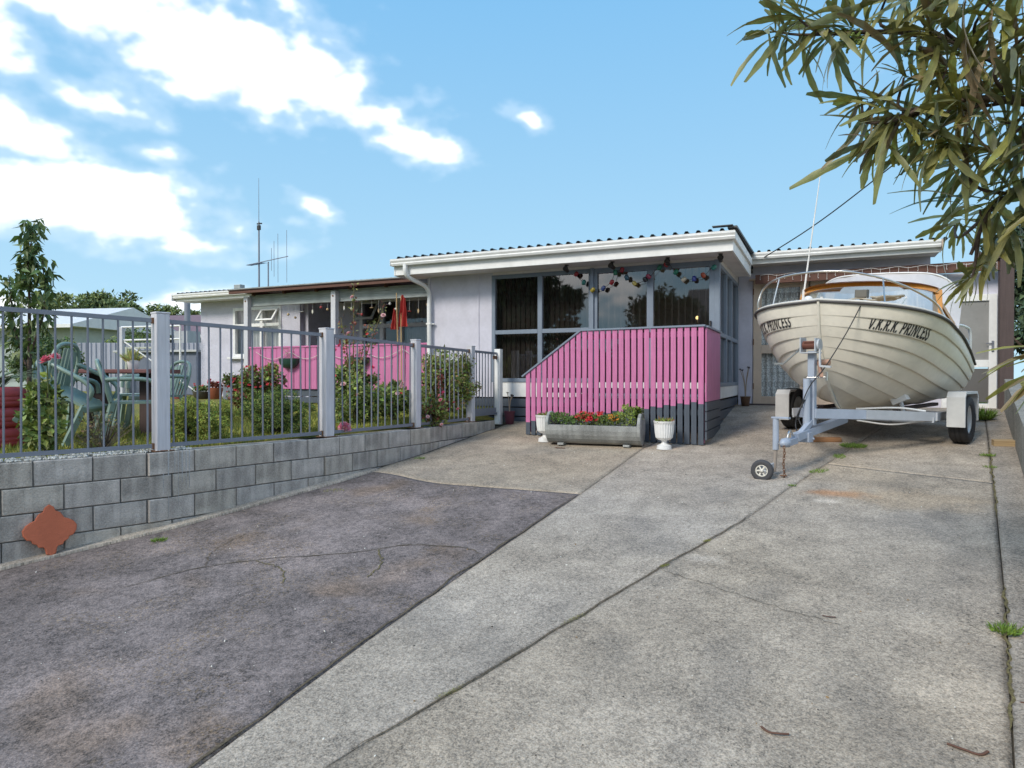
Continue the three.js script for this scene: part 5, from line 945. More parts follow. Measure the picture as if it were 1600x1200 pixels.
function farTree(name, label, p, h, R, n, leaf, cols, group, ell = [1, 0.8, 1]) {
  const t = thing(name, label, 'tree', p, 0, group);
  const lim = [limb([V(0, -0.2, 0), V(0.05 * h, h * 0.35, 0), V(0, h * 0.7, 0)], 0.045 * h * 0.8, 0.015 * h, 12, 8)]; for (let k = 0; k < 6; k++) { const a = k * 1.05; lim.push(limb([V(0.03 * h, h * 0.3, 0), V(Math.cos(a) * R * 0.4, h * 0.5, Math.sin(a) * R * 0.4), V(Math.cos(a) * R * 0.75, h * 0.62 + 0.1 * h * (k % 2), Math.sin(a) * R * 0.75)], 0.02 * h, 0.006 * h, 8, 6)); }
  mesh('trunk', lim, M.bark, t);
  const L = new Leaves(); bushLeaves(L, V(0, h - R * ell[1], 0), [R * ell[0], R * ell[1], R * ell[2]], n, leaf, leaf * 0.5, cols, { clumps: 70, spread: 0.24, out: 0.6 });
  mesh('crown', L.geo(), leafDull, t); return t;
}
{
  const pineC = [[0.05, 0.085, 0.045], [0.075, 0.115, 0.055], [0.035, 0.06, 0.035]];
  farTree('pine_tree', 'dark pine tree rising behind the brown carport post', [5.2, 1.26, -20.5], 4.9, 1.7, 15000, 0.17, pineC, null, [1, 1, 1]);
  farTree('hedge_tree', 'leafy dark shrub tree low behind the carport post', [4.4, 1.26, -18], 2.4, 1.1, 7000, 0.14, pineC);
  const nb = [[0.15, 0.19, 0.07], [0.18, 0.215, 0.08], [0.105, 0.15, 0.055]];
  farTree('hedge_tree', 'broad rounded tree beyond the neighbouring pale roof', [-60.5, 1.3, -38.4], 7.9, 4.6, 9000, 0.42, nb, 'trees beyond the neighbouring roofs', [1.1, 0.6, 1.1]);
  farTree('hedge_tree', 'second rounded tree beyond the pale roof, touching its neighbour', [-57.4, 1.3, -39.8], 8.1, 4.0, 8000, 0.42, nb, 'trees beyond the neighbouring roofs', [1, 0.6, 1]);
  farTree('hedge_tree', 'small tree crown behind the dark red roof ridge', [-53.5, 1.3, -41.8], 6.9, 2.6, 5000, 0.4, nb, 'trees beyond the neighbouring roofs', [1.2, 0.7, 1]);
  farTree('hedge_tree', 'flat tree crown beyond the neighbour nearest the steel flue', [-49, 1.3, -43.6], 6.9, 3.0, 5000, 0.4, nb, 'trees beyond the neighbouring roofs', [1.1, 0.6, 1]);
  bush('camellia_bush', 'dense dark green bush in front of the pale neighbouring house', 'shrub', [-18.6, 1.2, -11.3], [1.15, 0.85, 1.0], 6500, 0.10, 0.05, [GR.deep, GR.mid, [0.07, 0.12, 0.03]], { clumps: 60, spread: 0.26, lift: 1.05 });
  bush('hedge_shrub', 'leafy green shrub behind the metal frame in the next garden', 'shrub', [-25.6, 1.2, -18.9], [1.4, 1.0, 1.1], 6500, 0.13, 0.06, [GR.mid, GR.bright, GR.deep], { clumps: 60, spread: 0.26, lift: 1.5 });
  // across the street, seen only mirrored in the windows
  const dk = [[0.03, 0.05, 0.018], [0.045, 0.07, 0.022], [0.06, 0.08, 0.025]];
  farTree('street_tree', 'tall dark tree across the street, mirrored in the left window', [-16.2, -0.3, 15], 10.5, 5.2, 22000, 0.42, dk, null, [1, 1, 1]);
  farTree('street_tree', 'dark round tree across the street, mirrored in the sliding doors', [-6.9, -0.3, 14.5], 7.0, 2.7, 14000, 0.32, dk, null, [1, 1.05, 1]);
  farTree('street_tree', 'low dark tree across the street, mirrored beside the deck', [-3.6, -0.3, 14.5], 6.2, 2.8, 14000, 0.32, dk, null, [1, 0.9, 1]);
  bush('added_hedge', 'long dark hedge across the street, added unseen to darken the low window reflections', 'hedge', [-12, -0.35, 12.5], [12, 1.9, 0.9], 26000, 0.30, 0.16, dk, { clumps: 260, spread: 0.12, lift: 1.7, stems: 12, m: leafDull });  // hedge added out of view to darken the lower panes' reflections
  const h = thing('street_house', 'grey-roofed house across the street, mirrored in the glass doors', 'house', [2.2, -0.4, 24]);
  mesh('wall', [bb(-9, 9, 0, 4.6, -3, 4)], M.lilac, h);
  const rf = extrude([[-4.6, 0], [4.6, 0], [0, 3.2]], 19.5); rf.rotateY(Math.PI / 2); rf.translate(-9.75, 4.6, 0.5); mesh('roof', rf, mat(0.13, 0.10, 0.10, 0.7, { map: T.mottle }), h);
  for (const x of [-6, -1.5, 4]) { const w = windowUnit(x - 0.9, x + 0.9, 1.4, 2.7, [x], [], M.white, {}); w.rotation.y = Math.PI; w.position.set(2 * 0, 0, -3.04); w.children.forEach((c) => 0); h.add(w); }
}
{ // grass where the lawn shows, gravel on the wall top, weeds in the joints
  const blade = new THREE.BufferGeometry(); blade.setAttribute('position', new THREE.Float32BufferAttribute([-0.003, 0, 0, 0.003, 0, 0, 0.0045, 0.03, 0.006, -0.003, 0, 0, 0.0045, 0.03, 0.006, 0.002, 0.055, 0.018], 3)); blade.computeVertexNormals();
  const N = 36000, im = new THREE.InstancedMesh(blade, new THREE.MeshStandardMaterial({ roughness: 0.8, side: THREE.DoubleSide }), N), m4 = new THREE.Matrix4(), q = new THREE.Quaternion(), col = new THREE.Color();
  for (let i = 0; i < N; i++) { const z = -2.2 - 7.6 * rnd(), x = wallX(z) - 0.16 - 4.6 * Math.pow(rnd(), 1.6), s = rr(0.6, 1.4); q.setFromEuler(new THREE.Euler(rr(-0.3, 0.3), rr(0, 6.28), rr(-0.3, 0.3))); m4.compose(V(x, lawnY(z) + 0.004, z), q, V(s, s, s)); im.setMatrixAt(i, m4); const y = rnd(); im.setColorAt(i, col.setRGB(lerp(0.17, 0.36, y), lerp(0.23, 0.33, y), 0.055)); }
  im.name = 'grass'; im.userData = { kind: 'stuff', label: 'short yellow-green lawn grass behind the block wall', category: 'grass' }; scene.add(im);
  const peb = new THREE.InstancedMesh(new THREE.IcosahedronGeometry(0.011, 0), mat(0.62, 0.61, 0.58, 0.9), 900);
  for (let i = 0; i < 900; i++) { const s = rr(1.6, 3.6), c = wallCurve.at(s), z = c.p.z, n = V(-c.d.z, 0, c.d.x), p = c.p.clone().addScaledVector(n, rr(-0.20, 0.03)), k = rr(0.5, 1.3); m4.compose(V(p.x, wallTop + 0.005 * k, p.z), q.setFromEuler(new THREE.Euler(rr(0, 3), rr(0, 3), 0)), V(k, k * 0.7, k)); peb.setMatrixAt(i, m4); const y = rr(0.6, 1.1); peb.setColorAt(i, col.setRGB(y, y, y * 0.97)); }
  peb.name = 'gravel'; peb.userData = { kind: 'stuff', label: 'white pebbles along the top of the block wall', category: 'gravel' }; scene.add(peb);
  // tufts in the drive: position, size, count, label
  const tuft = (x, z, r, n, h, label, col2 = [0.16, 0.26, 0.03], rz = r) => { const L = new Leaves(); for (let i = 0; i < n; i++) { const a = rr(0, 6.283), k = Math.sqrt(rnd()), p = V(Math.cos(a) * k * r, 0, Math.sin(a) * k * rz); const d = V(Math.cos(a) * 0.7 * k, rr(0.4, 1), Math.sin(a) * 0.7 * k).normalize(); L.leaf(p, d, dirRnd(), h * rr(0.5, 1.2), h * 0.16, tone(col2), 0.2, 0.3); } const t = thing('weed', label, 'weed', [x, gy(z) + 0.002, z]); mesh('tuft', L.geo(), leafMat, t); return t; };
  tuft(0.36, -8.72, 0.12, 420, 0.05, 'thick clump of bright weeds in the joint beneath the boat', undefined, 0.2);
  tuft(0.20, -8.15, 0.05, 150, 0.035, 'thin line of weeds in the joint leading under the boat', undefined, 0.22);
  const t2 = tuft(0.0, -7.42, 0.06, 220, 0.03, 'strip of bright moss in the joint near the trailer chain', undefined, 0.2); t2.rotation.y = -0.3;
  tuft(-0.23, -6.78, 0.03, 70, 0.025, 'tiny weed in the joint at the foot of the chain');
  for (const [x, z, l, lab] of [[-1.53, -2.7, 0.10, 'mossy yellow-green strip in the middle joint at the near end'], [-1.23, -3.6, 0.16, 'longer olive moss strip halfway along the middle joint'], [-0.74, -5.07, 0.05, 'small moss cushion in the middle joint by the pale stain'], [-0.93, -4.5, 0.05, 'moss cushion where the cross joint leaves the middle joint']]) { const t = tuft(x, z, 0.014, 220, 0.011, lab, [0.27, 0.28, 0.05], l); t.rotation.y = -0.32; }
  tuft(0.86, -4.14, 0.06, 150, 0.05, 'leafy green weed in the joint beside the right-hand edge strip');
  tuft(1.52, -7.95, 0.05, 70, 0.03, 'low weed in the right joint behind the front bay'); tuft(1.60, -8.5, 0.06, 120, 0.04, 'spreading weed in the right joint close to the timber offcut');
  tuft(-4.45, -5.5, 0.09, 160, 0.018, 'flat yellow moss patch at the foot of the block wall', [0.25, 0.25, 0.05], 0.16); tuft(-4.86, -3.8, 0.05, 130, 0.035, 'small bright weed near the terracotta tile');
  tuft(-4.40, -7.0, 0.06, 90, 0.03, 'grassy tuft where the wall meets the upper concrete');
  const rw = tuft(1.98, -10.9, 0.10, 260, 0.16, 'upright leafy weed by the white glazed door'); 
  // leaves and twigs dropped on the concrete
  const dead = mat(0.15, 0.075, 0.05, 0.85, { side: THREE.DoubleSide, map: T.mottle });
  const drop = (x, z, pts, r, label, name, cat) => { const o = solo(name, tube(pts.map(([a, b, c]) => V(a, b, c)), r, 16, 6), dead, label, cat); o.position.set(x, gy(z) + r, z); o.rotation.x = 0.106; o.scale.y = 0.6; return o; };
  drop(-0.18, -2.88, [[-0.03, 0.0, -0.03], [0.0, 0.004, 0.0], [0.04, 0.012, 0.005], [0.075, 0.006, -0.01]], 0.0055, 'curled brown dead leaf near the drive middle', 'dead_leaf', 'leaf');
  drop(0.50, -3.02, [[-0.05, 0.0, -0.02], [0.0, 0.002, 0.0], [0.05, 0.0, 0.012], [0.08, 0.004, -0.015]], 0.006, 'bent brown twig beside the right-hand joint', 'twig', 'twig');
  drop(0.80, -3.45, [[-0.03, 0.0, 0.0], [0.02, 0.004, 0.004], [0.07, 0.0, -0.004]], 0.005, 'brown twig lying across the edge strip', 'twig', 'twig');
  drop(0.05, -4.05, [[-0.03, 0, 0], [0, 0.003, 0.01], [0.035, 0, 0]], 0.004, 'small dark leaf fragment on the right concrete', 'dead_leaf', 'leaf');
  drop(-2.95, -7.95, [[-0.06, 0, 0], [0, 0.004, 0.02], [0.07, 0, 0.01]], 0.008, 'dark leaf litter in front of the pink screen', 'dead_leaf', 'leaf');
  // fine debris scattered over the slabs
  const deb = new THREE.InstancedMesh(new THREE.IcosahedronGeometry(0.004, 0), mat(0.9, 0.9, 0.88, 0.9), 620);
  for (let i = 0; i < 620; i++) { const z = -1.9 - 9.6 * rnd(), x = lerp(wallX(Math.max(z, -9)) + 0.25, rightX(z) + 0.15, rnd()), k = rr(0.35, 1.35); m4.compose(V(x, gy(z) + 0.003, z), q.setFromEuler(new THREE.Euler(rr(0, 3), rr(0, 3), 0)), V(k * rr(0.7, 1.6), k * 0.5, k)); deb.setMatrixAt(i, m4); const u = rnd(); u < 0.45 ? col.setRGB(0.75, 0.74, 0.7) : u < 0.8 ? col.setRGB(0.06, 0.055, 0.05) : col.setRGB(0.3, 0.2, 0.1); deb.setColorAt(i, col); }
  deb.name = 'grit'; deb.userData = { kind: 'stuff', label: 'grit and specks scattered over the driveway', category: 'grit' }; scene.add(deb);
  // cracks in the old dark surface, packed with brown silt, and moss along the joint
  const silt = mat(0.17, 0.135, 0.09, 0.98, { map: T.concrete }), siltG = mat(0.24, 0.20, 0.09, 0.98, { map: T.concrete });
  const ribbon = (pts, w, m, name) => { const cv = new THREE.CatmullRomCurve3(pts.map(([x, z]) => V(x, 0, z))), n = 60, P = [], I = []; for (let i = 0; i <= n; i++) { const p = cv.getPoint(i / n), tg = cv.getTangent(i / n), sx = -tg.z, sz = tg.x, k = w * (0.4 + 1.1 * Math.abs(pn(i * 0.35, w * 900, 3))) * Math.min(1, i / 4, (n - i) / 4) + 0.0006, j = 0.05 * fbm(i * 0.23, 5, w * 99, 4); const x = p.x + sx * j, z = p.z + sz * j; for (const s of [-1, 1]) { const X = x + sx * k * s, Z = z + sz * k * s; P.push(X, gy(Z) + 0.0045 + 0.006 * fbm(X * 0.9, Z * 0.9, 3, 3), Z); } } for (let i = 0; i < n; i++) { const a = i * 2; I.push(a, a + 1, a + 2, a + 1, a + 3, a + 2); } const g = new THREE.BufferGeometry(); g.setAttribute('position', new THREE.Float32BufferAttribute(P, 3)); g.setIndex(I); g.computeVertexNormals(); const o = mesh(numbered(name), muv(g), m, scene); o.userData.kind = 'structure'; return o; };
  ribbon([[-4.25, -3.0], [-4.02, -3.5], [-3.64, -3.80], [-3.16, -4.06], [-2.82, -4.33], [-2.36, -4.4], [-2.2, -4.32]], 0.006, silt, 'crack');
  ribbon([[-3.75, -3.72], [-3.45, -3.66], [-3.2, -3.42]], 0.005, siltG, 'crack'); ribbon([[-3.0, -4.2], [-2.8, -3.95], [-2.74, -3.7]], 0.007, siltG, 'crack'); ribbon([[-4.02, -3.52], [-4.2, -3.72], [-4.3, -4.2]], 0.004, silt, 'crack');
  ribbon([[-0.95, -4.43], [-0.6, -4.28], [-0.2, -4.08], [0.15, -3.95]], 0.002, silt, 'crack');
  const jl = []; for (let z = -1.5; z > -6.2; z -= 0.4) jl.push([leftX(z) - 0.012, z]); ribbon(jl, 0.011, silt, 'joint_dirt');
  for (const [z0, z1] of [[-3.2, -5.2], [-6.2, -9.2]]) { const l = []; for (let z = z0; z > z1; z -= 0.4) l.push([rightX(z), z]); ribbon(l, 0.010, siltG, 'joint_dirt'); }
  { const l = []; for (let z = -2.2; z > -6; z -= 0.4) l.push([midX(z), z]); ribbon(l, 0.006, silt, 'joint_dirt'); }
}
// ---------------------------------------------------------------- right-hand wall, neighbours, far things
{ // low concrete kerb wall on the right
  const w = thing('kerb_wall', 'low concrete kerb wall along the right side of the driveway', 'wall', [1.6, gy(-6.4), -6.4]);
  const o = V(1.6, gy(-6.4), -6.4);
  for (let k = 0; k < 5; k++) { const z0 = 1 - k * 2.55, z1 = z0 - 2.545, P = (z) => V(bankX(z) + 0.075, gy(z) + 0.21, z).sub(o); mesh('wall_section', bar(P(z0), P(z1), 0.15, 0.5, 0.012), M.plainConcrete, w); }
}
{ // neighbouring house with a pale roof, and a dark red roof beyond
  const h = thing('neighbour_house', 'pale green neighbouring house with a white iron roof', 'house', [-37, 1.2, -20.5], 0.25);
  mesh('wall', [bb(-6, 6.6, 0, 2.75, -3, 3)], mat(0.40, 0.46, 0.44, 0.8, { map: T.mottle }), h);
  const rf = extrude([[-3.7, 0], [3.7, 0], [3.7, 0.08], [0, 1.15], [-3.7, 0.08]], 13.6); rf.rotateY(Math.PI / 2); rf.translate(-6.5, 2.75, 0); mesh('roof', rf, mat(0.72, 0.73, 0.74, 0.5, { map: T.mottle }), h);
  mesh('fascia', cham(13.6, 0.16, 0.04, 0.005, [0.3, 2.76, 3.73]), M.white, h);
  const h2 = thing('neighbour_house', 'low neighbouring house with a dark red roof behind the fence', 'house', [-33.5, 1.2, -28.5], 0.25);
  mesh('wall', [bb(-4.5, 6, 0, 2.7, -3, 3)], mat(0.45, 0.46, 0.45, 0.8, { map: T.mottle }), h2);
  const r2 = extrude([[-3.6, 0], [3.6, 0], [3.6, 0.08], [0, 1.5], [-3.6, 0.08]], 11.5); r2.rotateY(Math.PI / 2); r2.translate(-5, 2.7, 0); mesh('roof', r2, mat(0.20, 0.13, 0.15, 0.7, { map: T.mottle }), h2);
  mesh('fascia', cham(11.5, 0.15, 0.04, 0.005, [0.75, 2.72, 3.62]), M.white, h2);
  const wn = windowUnit(2.6, 5.2, 1.2, 2.3, [3.9], [], M.white, {}); wn.position.z = 3.04; h2.add(wn);
  const f = thing('steel_flue', 'grey steel chimney flue behind the far end of the house', 'flue', [-22.07, 1.25, -18.54]);
  mesh('pipe', cyl(V(0, 0, 0), V(0, 3.45, 0), 0.11, 0.11, 14), M.galv, f); mesh('cowl', [cyl(V(0, 3.42, 0), V(0, 3.5, 0), 0.13, 0.13, 14), cyl(V(0, 3.5, 0), V(0, 3.56, 0), 0.15, 0.06, 14)], M.galv, f);
  mesh('stand', bb(-0.35, 0.35, 0, 2.25, -0.3, 0.3), mat(0.42, 0.44, 0.46, 0.8, { map: T.mottle }), f);
  // corrugated fence between the gardens
  const cf = thing('corrugated_fence', 'tall grey-blue ribbed steel fence at the back of the lawn', 'fence', [-22, 1.2, -16.1], 0.43);
  const sheetM = [mat(0.42, 0.44, 0.53, 0.5, { map: T.streak }), mat(0.36, 0.38, 0.46, 0.5, { map: T.streak })];
  for (let k = 0; k < 9; k++) { const pos = [], idx = []; const pr = []; for (let i = 0; i < 5; i++) { const x = i * 0.17; pr.push([x, 0], [x + 0.09, 0], [x + 0.11, 0.035], [x + 0.15, 0.035]); } pr.push([0.85, 0]); pr.forEach(([x, z]) => pos.push(x, 0, z, x, 1.75, z)); for (let i = 0; i < pr.length - 1; i++) { const a = i * 2; idx.push(a, a + 2, a + 1, a + 1, a + 2, a + 3); } let g = new THREE.BufferGeometry(); g.setAttribute('position', new THREE.Float32BufferAttribute(pos, 3)); g.setIndex(idx); g = g.toNonIndexed(); g.computeVertexNormals(); const o = mesh('sheet', muv(g), sheetM[k % 2], cf); o.position.set(-3.2 + k * 0.852, 0, (k % 2) * 0.004); }
  mesh('rail', bar(V(-3.2, 1.3, -0.05), V(4.5, 1.3, -0.05), 0.05, 0.09), M.brownPost, cf);
  // steel swing frame
  const sf = thing('swing_frame', 'white tubular steel frame with a diagonal brace on the lawn', 'frame', [-15.6, lawnY(-11), -11.2], 0.35);
  const tb = (a, b, r = 0.025) => cyl(V(...a), V(...b), r, r, 8);
  mesh('upright', cham(0.11, 1.72, 0.11, 0.006, [0, 0.86, 0]), M.postPaint, sf); mesh('upright', tb([1.5, 0, 0], [1.5, 1.75, 0]), M.white, sf); mesh('top_bar', tb([0, 1.72, 0], [1.5, 1.75, 0]), M.white, sf); mesh('middle_bar', tb([0, 1.40, 0], [1.5, 1.43, 0]), M.white, sf); mesh('brace', tb([0.05, 1.38, 0], [2.1, 0.05, 0.1], 0.018), M.white, sf);
  const sh = thing('garden_shed', 'blue-grey low shed beside the end of the house', 'shed', [-17.0, lawnY(-13), -13.6], 0.2);
  mesh('wall', bb(-0.9, 1.6, 0, 1.15, -0.8, 0.8), mat(0.17, 0.20, 0.27, 0.7, { map: T.streak }), sh); mesh('roof', cham(2.7, 0.06, 1.8, 0.006, [0.35, 1.18, 0]), M.roofPale, sh); mesh('post', cham(0.09, 1.3, 0.09, 0.005, [-0.5, 0.65, 0.95]), mat(0.45, 0.47, 0.40, 0.8), sh); mesh('lean_to_rail', cham(1.2, 0.05, 0.06, 0.005, [-0.1, 1.27, 0.95]), mat(0.45, 0.47, 0.40, 0.8), sh);
}
{ // aerials on the house roof
  const a = thing('radio_aerial', 'tall thin whip aerial on a mast above the verandah roof', 'aerial', [-13.52, 3.85, -13.6]);
  mesh('mast', cyl(V(0, -0.2, 0), V(0, 2.0, 0), 0.025, 0.02, 8), M.galv, a); mesh('whip', cyl(V(0, 2.0, 0), V(0.0, 3.15, 0), 0.009, 0.005, 6), M.galv, a); mesh('clamp', [cham(0.09, 0.12, 0.06, 0.005, [0.02, 1.84, 0.02]), cham(0.16, 0.03, 0.04, 0.004, [0.02, 1.95, 0])], M.black, a);
  const t = thing('television_aerial', 'television aerial with long upright rods on a short mast', 'aerial', [-13.2, 3.85, -13.6]);
  mesh('mast', cyl(V(0, -0.2, 0), V(0, 0.92, 0), 0.018, 0.018, 8), M.galv, t);
  mesh('boom', [cyl(V(-0.62, 0.86, 0.12), V(0.58, 1.04, -0.1), 0.011, 0.011, 6)], M.galv, t);
  for (const [x, h] of [[0.10, 0.35], [0.18, 0.55], [0.30, 0.75], [0.57, 0.8]]) mesh('element', cyl(V(x, 0.97 + x * 0.115 - h * 0.85, -x * 0.11), V(x, 0.97 + x * 0.115 + h * 0.85, -x * 0.11), 0.006, 0.006, 5), M.galv, t);
  for (let k = 0; k < 10; k++) { const x = -0.60 + k * 0.05; mesh('element', cyl(V(x, 0.93 + x * 0.1, -0.12 - x * 0.12), V(x, 0.93 + x * 0.1 - 0.02, 0.10 - x * 0.12), 0.0055, 0.0055, 5), M.galv, t); }
  const w = solo('power_line', tube([V(-0.86, 3.66, -11.72), V(-0.1, 3.95, -10.9), V(0.66, 4.32, -10.0), V(3.5, 5.9, -6.5), V(7, 8.2, -2)], 0.009, 60, 5), M.black, 'black service cable slanting up from the eaves past the aerial', 'cable');
  const w2 = solo('power_line', tube([V(7, 8.2, -2), V(3, 6.9, 6), V(-4, 6.5, 12)], 0.012, 30, 5), M.black, 'black overhead cable running back across the street', 'cable');
  const pl = thing('power_pole', 'timber power pole carrying the service cable beside the drive', 'pole', [7, 0.3, -2]); mesh('shaft', cyl(V(0, -0.2, 0), V(0, 8.4, 0), 0.13, 0.1, 12), M.brownPost, pl); mesh('cross_arm', cham(1.6, 0.1, 0.1, 0.008, [0, 7.9, 0]), M.brownPost, pl);
  const pl2 = thing('power_pole', 'timber power pole across the street holding the far cable end', 'pole', [-4, -0.4, 12]); mesh('shaft', cyl(V(0, -0.2, 0), V(0, 7.1, 0), 0.13, 0.1, 12), M.brownPost, pl2); mesh('cross_arm', cham(1.6, 0.1, 0.1, 0.008, [0, 6.7, 0]), M.brownPost, pl2);
}
// ---------------------------------------------------------------- garden furniture
const chairM = mat(0.22, 0.31, 0.265, 0.42, { map: T.mottle });
const chair = thing('garden_chair', 'green plastic armchair turned side-on at the right of the garden table', 'chair', [-6.45, lawnY(-4.75), -4.75], 2.5);
{
  const back = []; const xs = [-0.18, -0.108, -0.036, 0.036, 0.108, 0.18];
  xs.forEach((x) => back.push(bar(V(x * 0.85, 0.42, -0.19), V(x, 0.80 - Math.abs(x) * 0.25, -0.30), 0.045, 0.012)));
  mesh('seat', [cham(0.44, 0.025, 0.44, 0.01, [0, 0.41, 0.02]), cham(0.44, 0.05, 0.02, 0.006, [0, 0.39, 0.235])], chairM, chair);
  const bk = mesh('backrest', [tube([V(-0.23, 0.42, -0.19), V(-0.24, 0.68, -0.26), V(-0.17, 0.80, -0.30), V(0, 0.835, -0.31), V(0.17, 0.80, -0.30), V(0.24, 0.68, -0.26), V(0.23, 0.42, -0.19)], 0.02, 30, 7)], chairM, chair);
  back.forEach((g) => mesh('slat', g, chairM, bk));
  for (const s of [-1, 1]) { mesh('armrest', tube([V(s * 0.235, 0.64, -0.25), V(s * 0.27, 0.645, -0.1), V(s * 0.275, 0.64, 0.12), V(s * 0.265, 0.6, 0.21), V(s * 0.255, 0.5, 0.225)], 0.022, 20, 7), chairM, chair); mesh('leg', bar(V(s * 0.215, 0.42, 0.2), V(s * 0.27, 0, 0.25), 0.05, 0.055, 0.01), chairM, chair); mesh('leg', bar(V(s * 0.2, 0.42, -0.17), V(s * 0.25, 0, -0.27), 0.05, 0.05, 0.01), chairM, chair); }
}
copyOf(chair, 'pale green plastic armchair facing the table from its far right end', [-7.95, lawnY(-6.0), -5.95], -2.4);
copyOf(chair, 'green plastic armchair pushed in behind the garden table', [-7.35, lawnY(-5.75), -5.75], 3.3);
copyOf(chair, 'green plastic armchair half hidden by the rose at the near fence panel', [-7.25, lawnY(-4.7), -4.66], 0.6);
copyOf(chair, 'green plastic armchair at the left end of the table beneath the fruit tree', [-7.75, lawnY(-4.9), -4.95], 1.3);
{ const tilt = copyOf(chair, 'green plastic chair tipped forward against the table beside the red tyres', [-6.9, lawnY(-4.2) + 0.02, -4.25], 0.9); tilt.rotation.set(0.5, 2.1, 0, 'YXZ'); tilt.position.y += 0.11;
  const t = thing('garden_table', 'brown garden table with a reddish top and slab legs', 'table', [-7.15, lawnY(-5.1), -5.12], 0.35);
  mesh('table_top', cham(1.05, 0.045, 0.62, 0.008, [0, 0.72, 0]), mat(0.19, 0.075, 0.07, 0.6, { map: T.streak }), t); for (const s of [-0.26, 0.34]) mesh('leg', cham(0.19, 0.7, 0.09, 0.006, [s, 0.35, 0]), mat(0.085, 0.055, 0.05, 0.7, { map: T.streak }), t);
  const pl = thing('table_plant', 'pale yellow-green pot plant standing on the garden table', 'plant', [-7.05, lawnY(-5.1) + 0.745, -5.2]); const L = new Leaves(); for (let i = 0; i < 90; i++) { const d = dirRnd(); d.y = Math.abs(d.y) + 0.5; d.normalize(); L.leaf(V(rr(-0.03, 0.03), 0.07, rr(-0.03, 0.03)), d, dirRnd(), rr(0.08, 0.2), 0.03, tone([0.45, 0.45, 0.16]), 0.3, 0.2); } mesh('foliage', L.geo(), leafMat, pl); mesh('pot', lathe([[0, 0], [0.05, 0], [0.065, 0.1], [0.058, 0.1], [0.05, 0.085], [0, 0.085]], 16), M.white, pl);
  // red painted tyres stacked as a planter
  const prof = [[0.17, -0.08], [0.20, -0.098], [0.27, -0.098], [0.30, -0.075], [0.305, -0.05], [0.298, -0.047], [0.298, -0.033], [0.306, -0.03], [0.306, -0.004], [0.298, -0.002], [0.298, 0.012], [0.306, 0.014], [0.306, 0.04], [0.3, 0.075], [0.27, 0.098], [0.20, 0.098], [0.17, 0.08]];
  const tm = mat(0.50, 0.075, 0.085, 0.6, { map: T.mottle, ...bump(T.fineBump, 0.002) });
  const labs = ['bottom red painted tyre of the stacked planter', 'middle red painted tyre of the stacked planter', 'top red painted tyre of the stacked planter'];
  for (let k = 0; k < 3; k++) { const o = solo('painted_tyre', lathe(prof, 40), tm, labs[k], 'tyre', 'stacked red tyres'); o.position.set(-7.42, lawnY(-4.0) + 0.1 + k * 0.196, -3.93); }
  const ag = thing('agapanthus', 'strappy grey-green plant growing in the red tyre stack', 'plant', [-7.42, lawnY(-4) + 0.55, -3.93]); const A = new Leaves(); for (let i = 0; i < 70; i++) { const a = rr(0, 6.28), d = V(Math.cos(a) * 0.6, rr(0.6, 1.2), Math.sin(a) * 0.6).normalize(); A.leaf(V(Math.cos(a) * 0.08, 0, Math.sin(a) * 0.08), d, V(0, 1, 0).add(d).normalize(), rr(0.25, 0.45), 0.035, tone([0.12, 0.17, 0.08]), 0.3, 0.5); } mesh('foliage', A.geo(), leafMat, ag); mesh('soil', muv(new THREE.CylinderGeometry(0.2, 0.2, 0.06, 20)), M.soil, ag);
}
// ---------------------------------------------------------------- pots and planters
{ // terracotta tile leaning on the block wall
  const z = -3.3, s0 = 2.50, c = wallCurve.at(s0), n = V(-c.d.z, 0, c.d.x);
  const half = [[0, 0.205], [0.028, 0.185], [0.042, 0.15], [0.075, 0.135], [0.096, 0.105], [0.105, 0.085], [0.14, 0.072], [0.176, 0.05], [0.2, 0.015], [0.195, -0.025], [0.17, -0.06], [0.14, -0.068], [0.128, -0.092], [0.098, -0.108], [0.085, -0.13], [0.05, -0.135], [0.036, -0.16], [0.03, -0.195], [0, -0.21]];
  const pts = [...half, ...half.slice(1, -1).reverse().map(([x, y]) => [-x, y])].map(([x, y]) => [x * 0.86, y * 0.92]);
  const t = thing('ornamental_tile', 'lobed terracotta tile leaning against the block wall', 'tile', [c.p.x + n.x * 0.12, gy(c.p.z) + 0.0, c.p.z + n.z * 0.12], c.ry);
  const g = extrude(pts, 0.022, 0.006); g.translate(0, 0.20, -0.011); g.rotateX(-0.2); mesh('tile', g, M.terracotta, t);
}
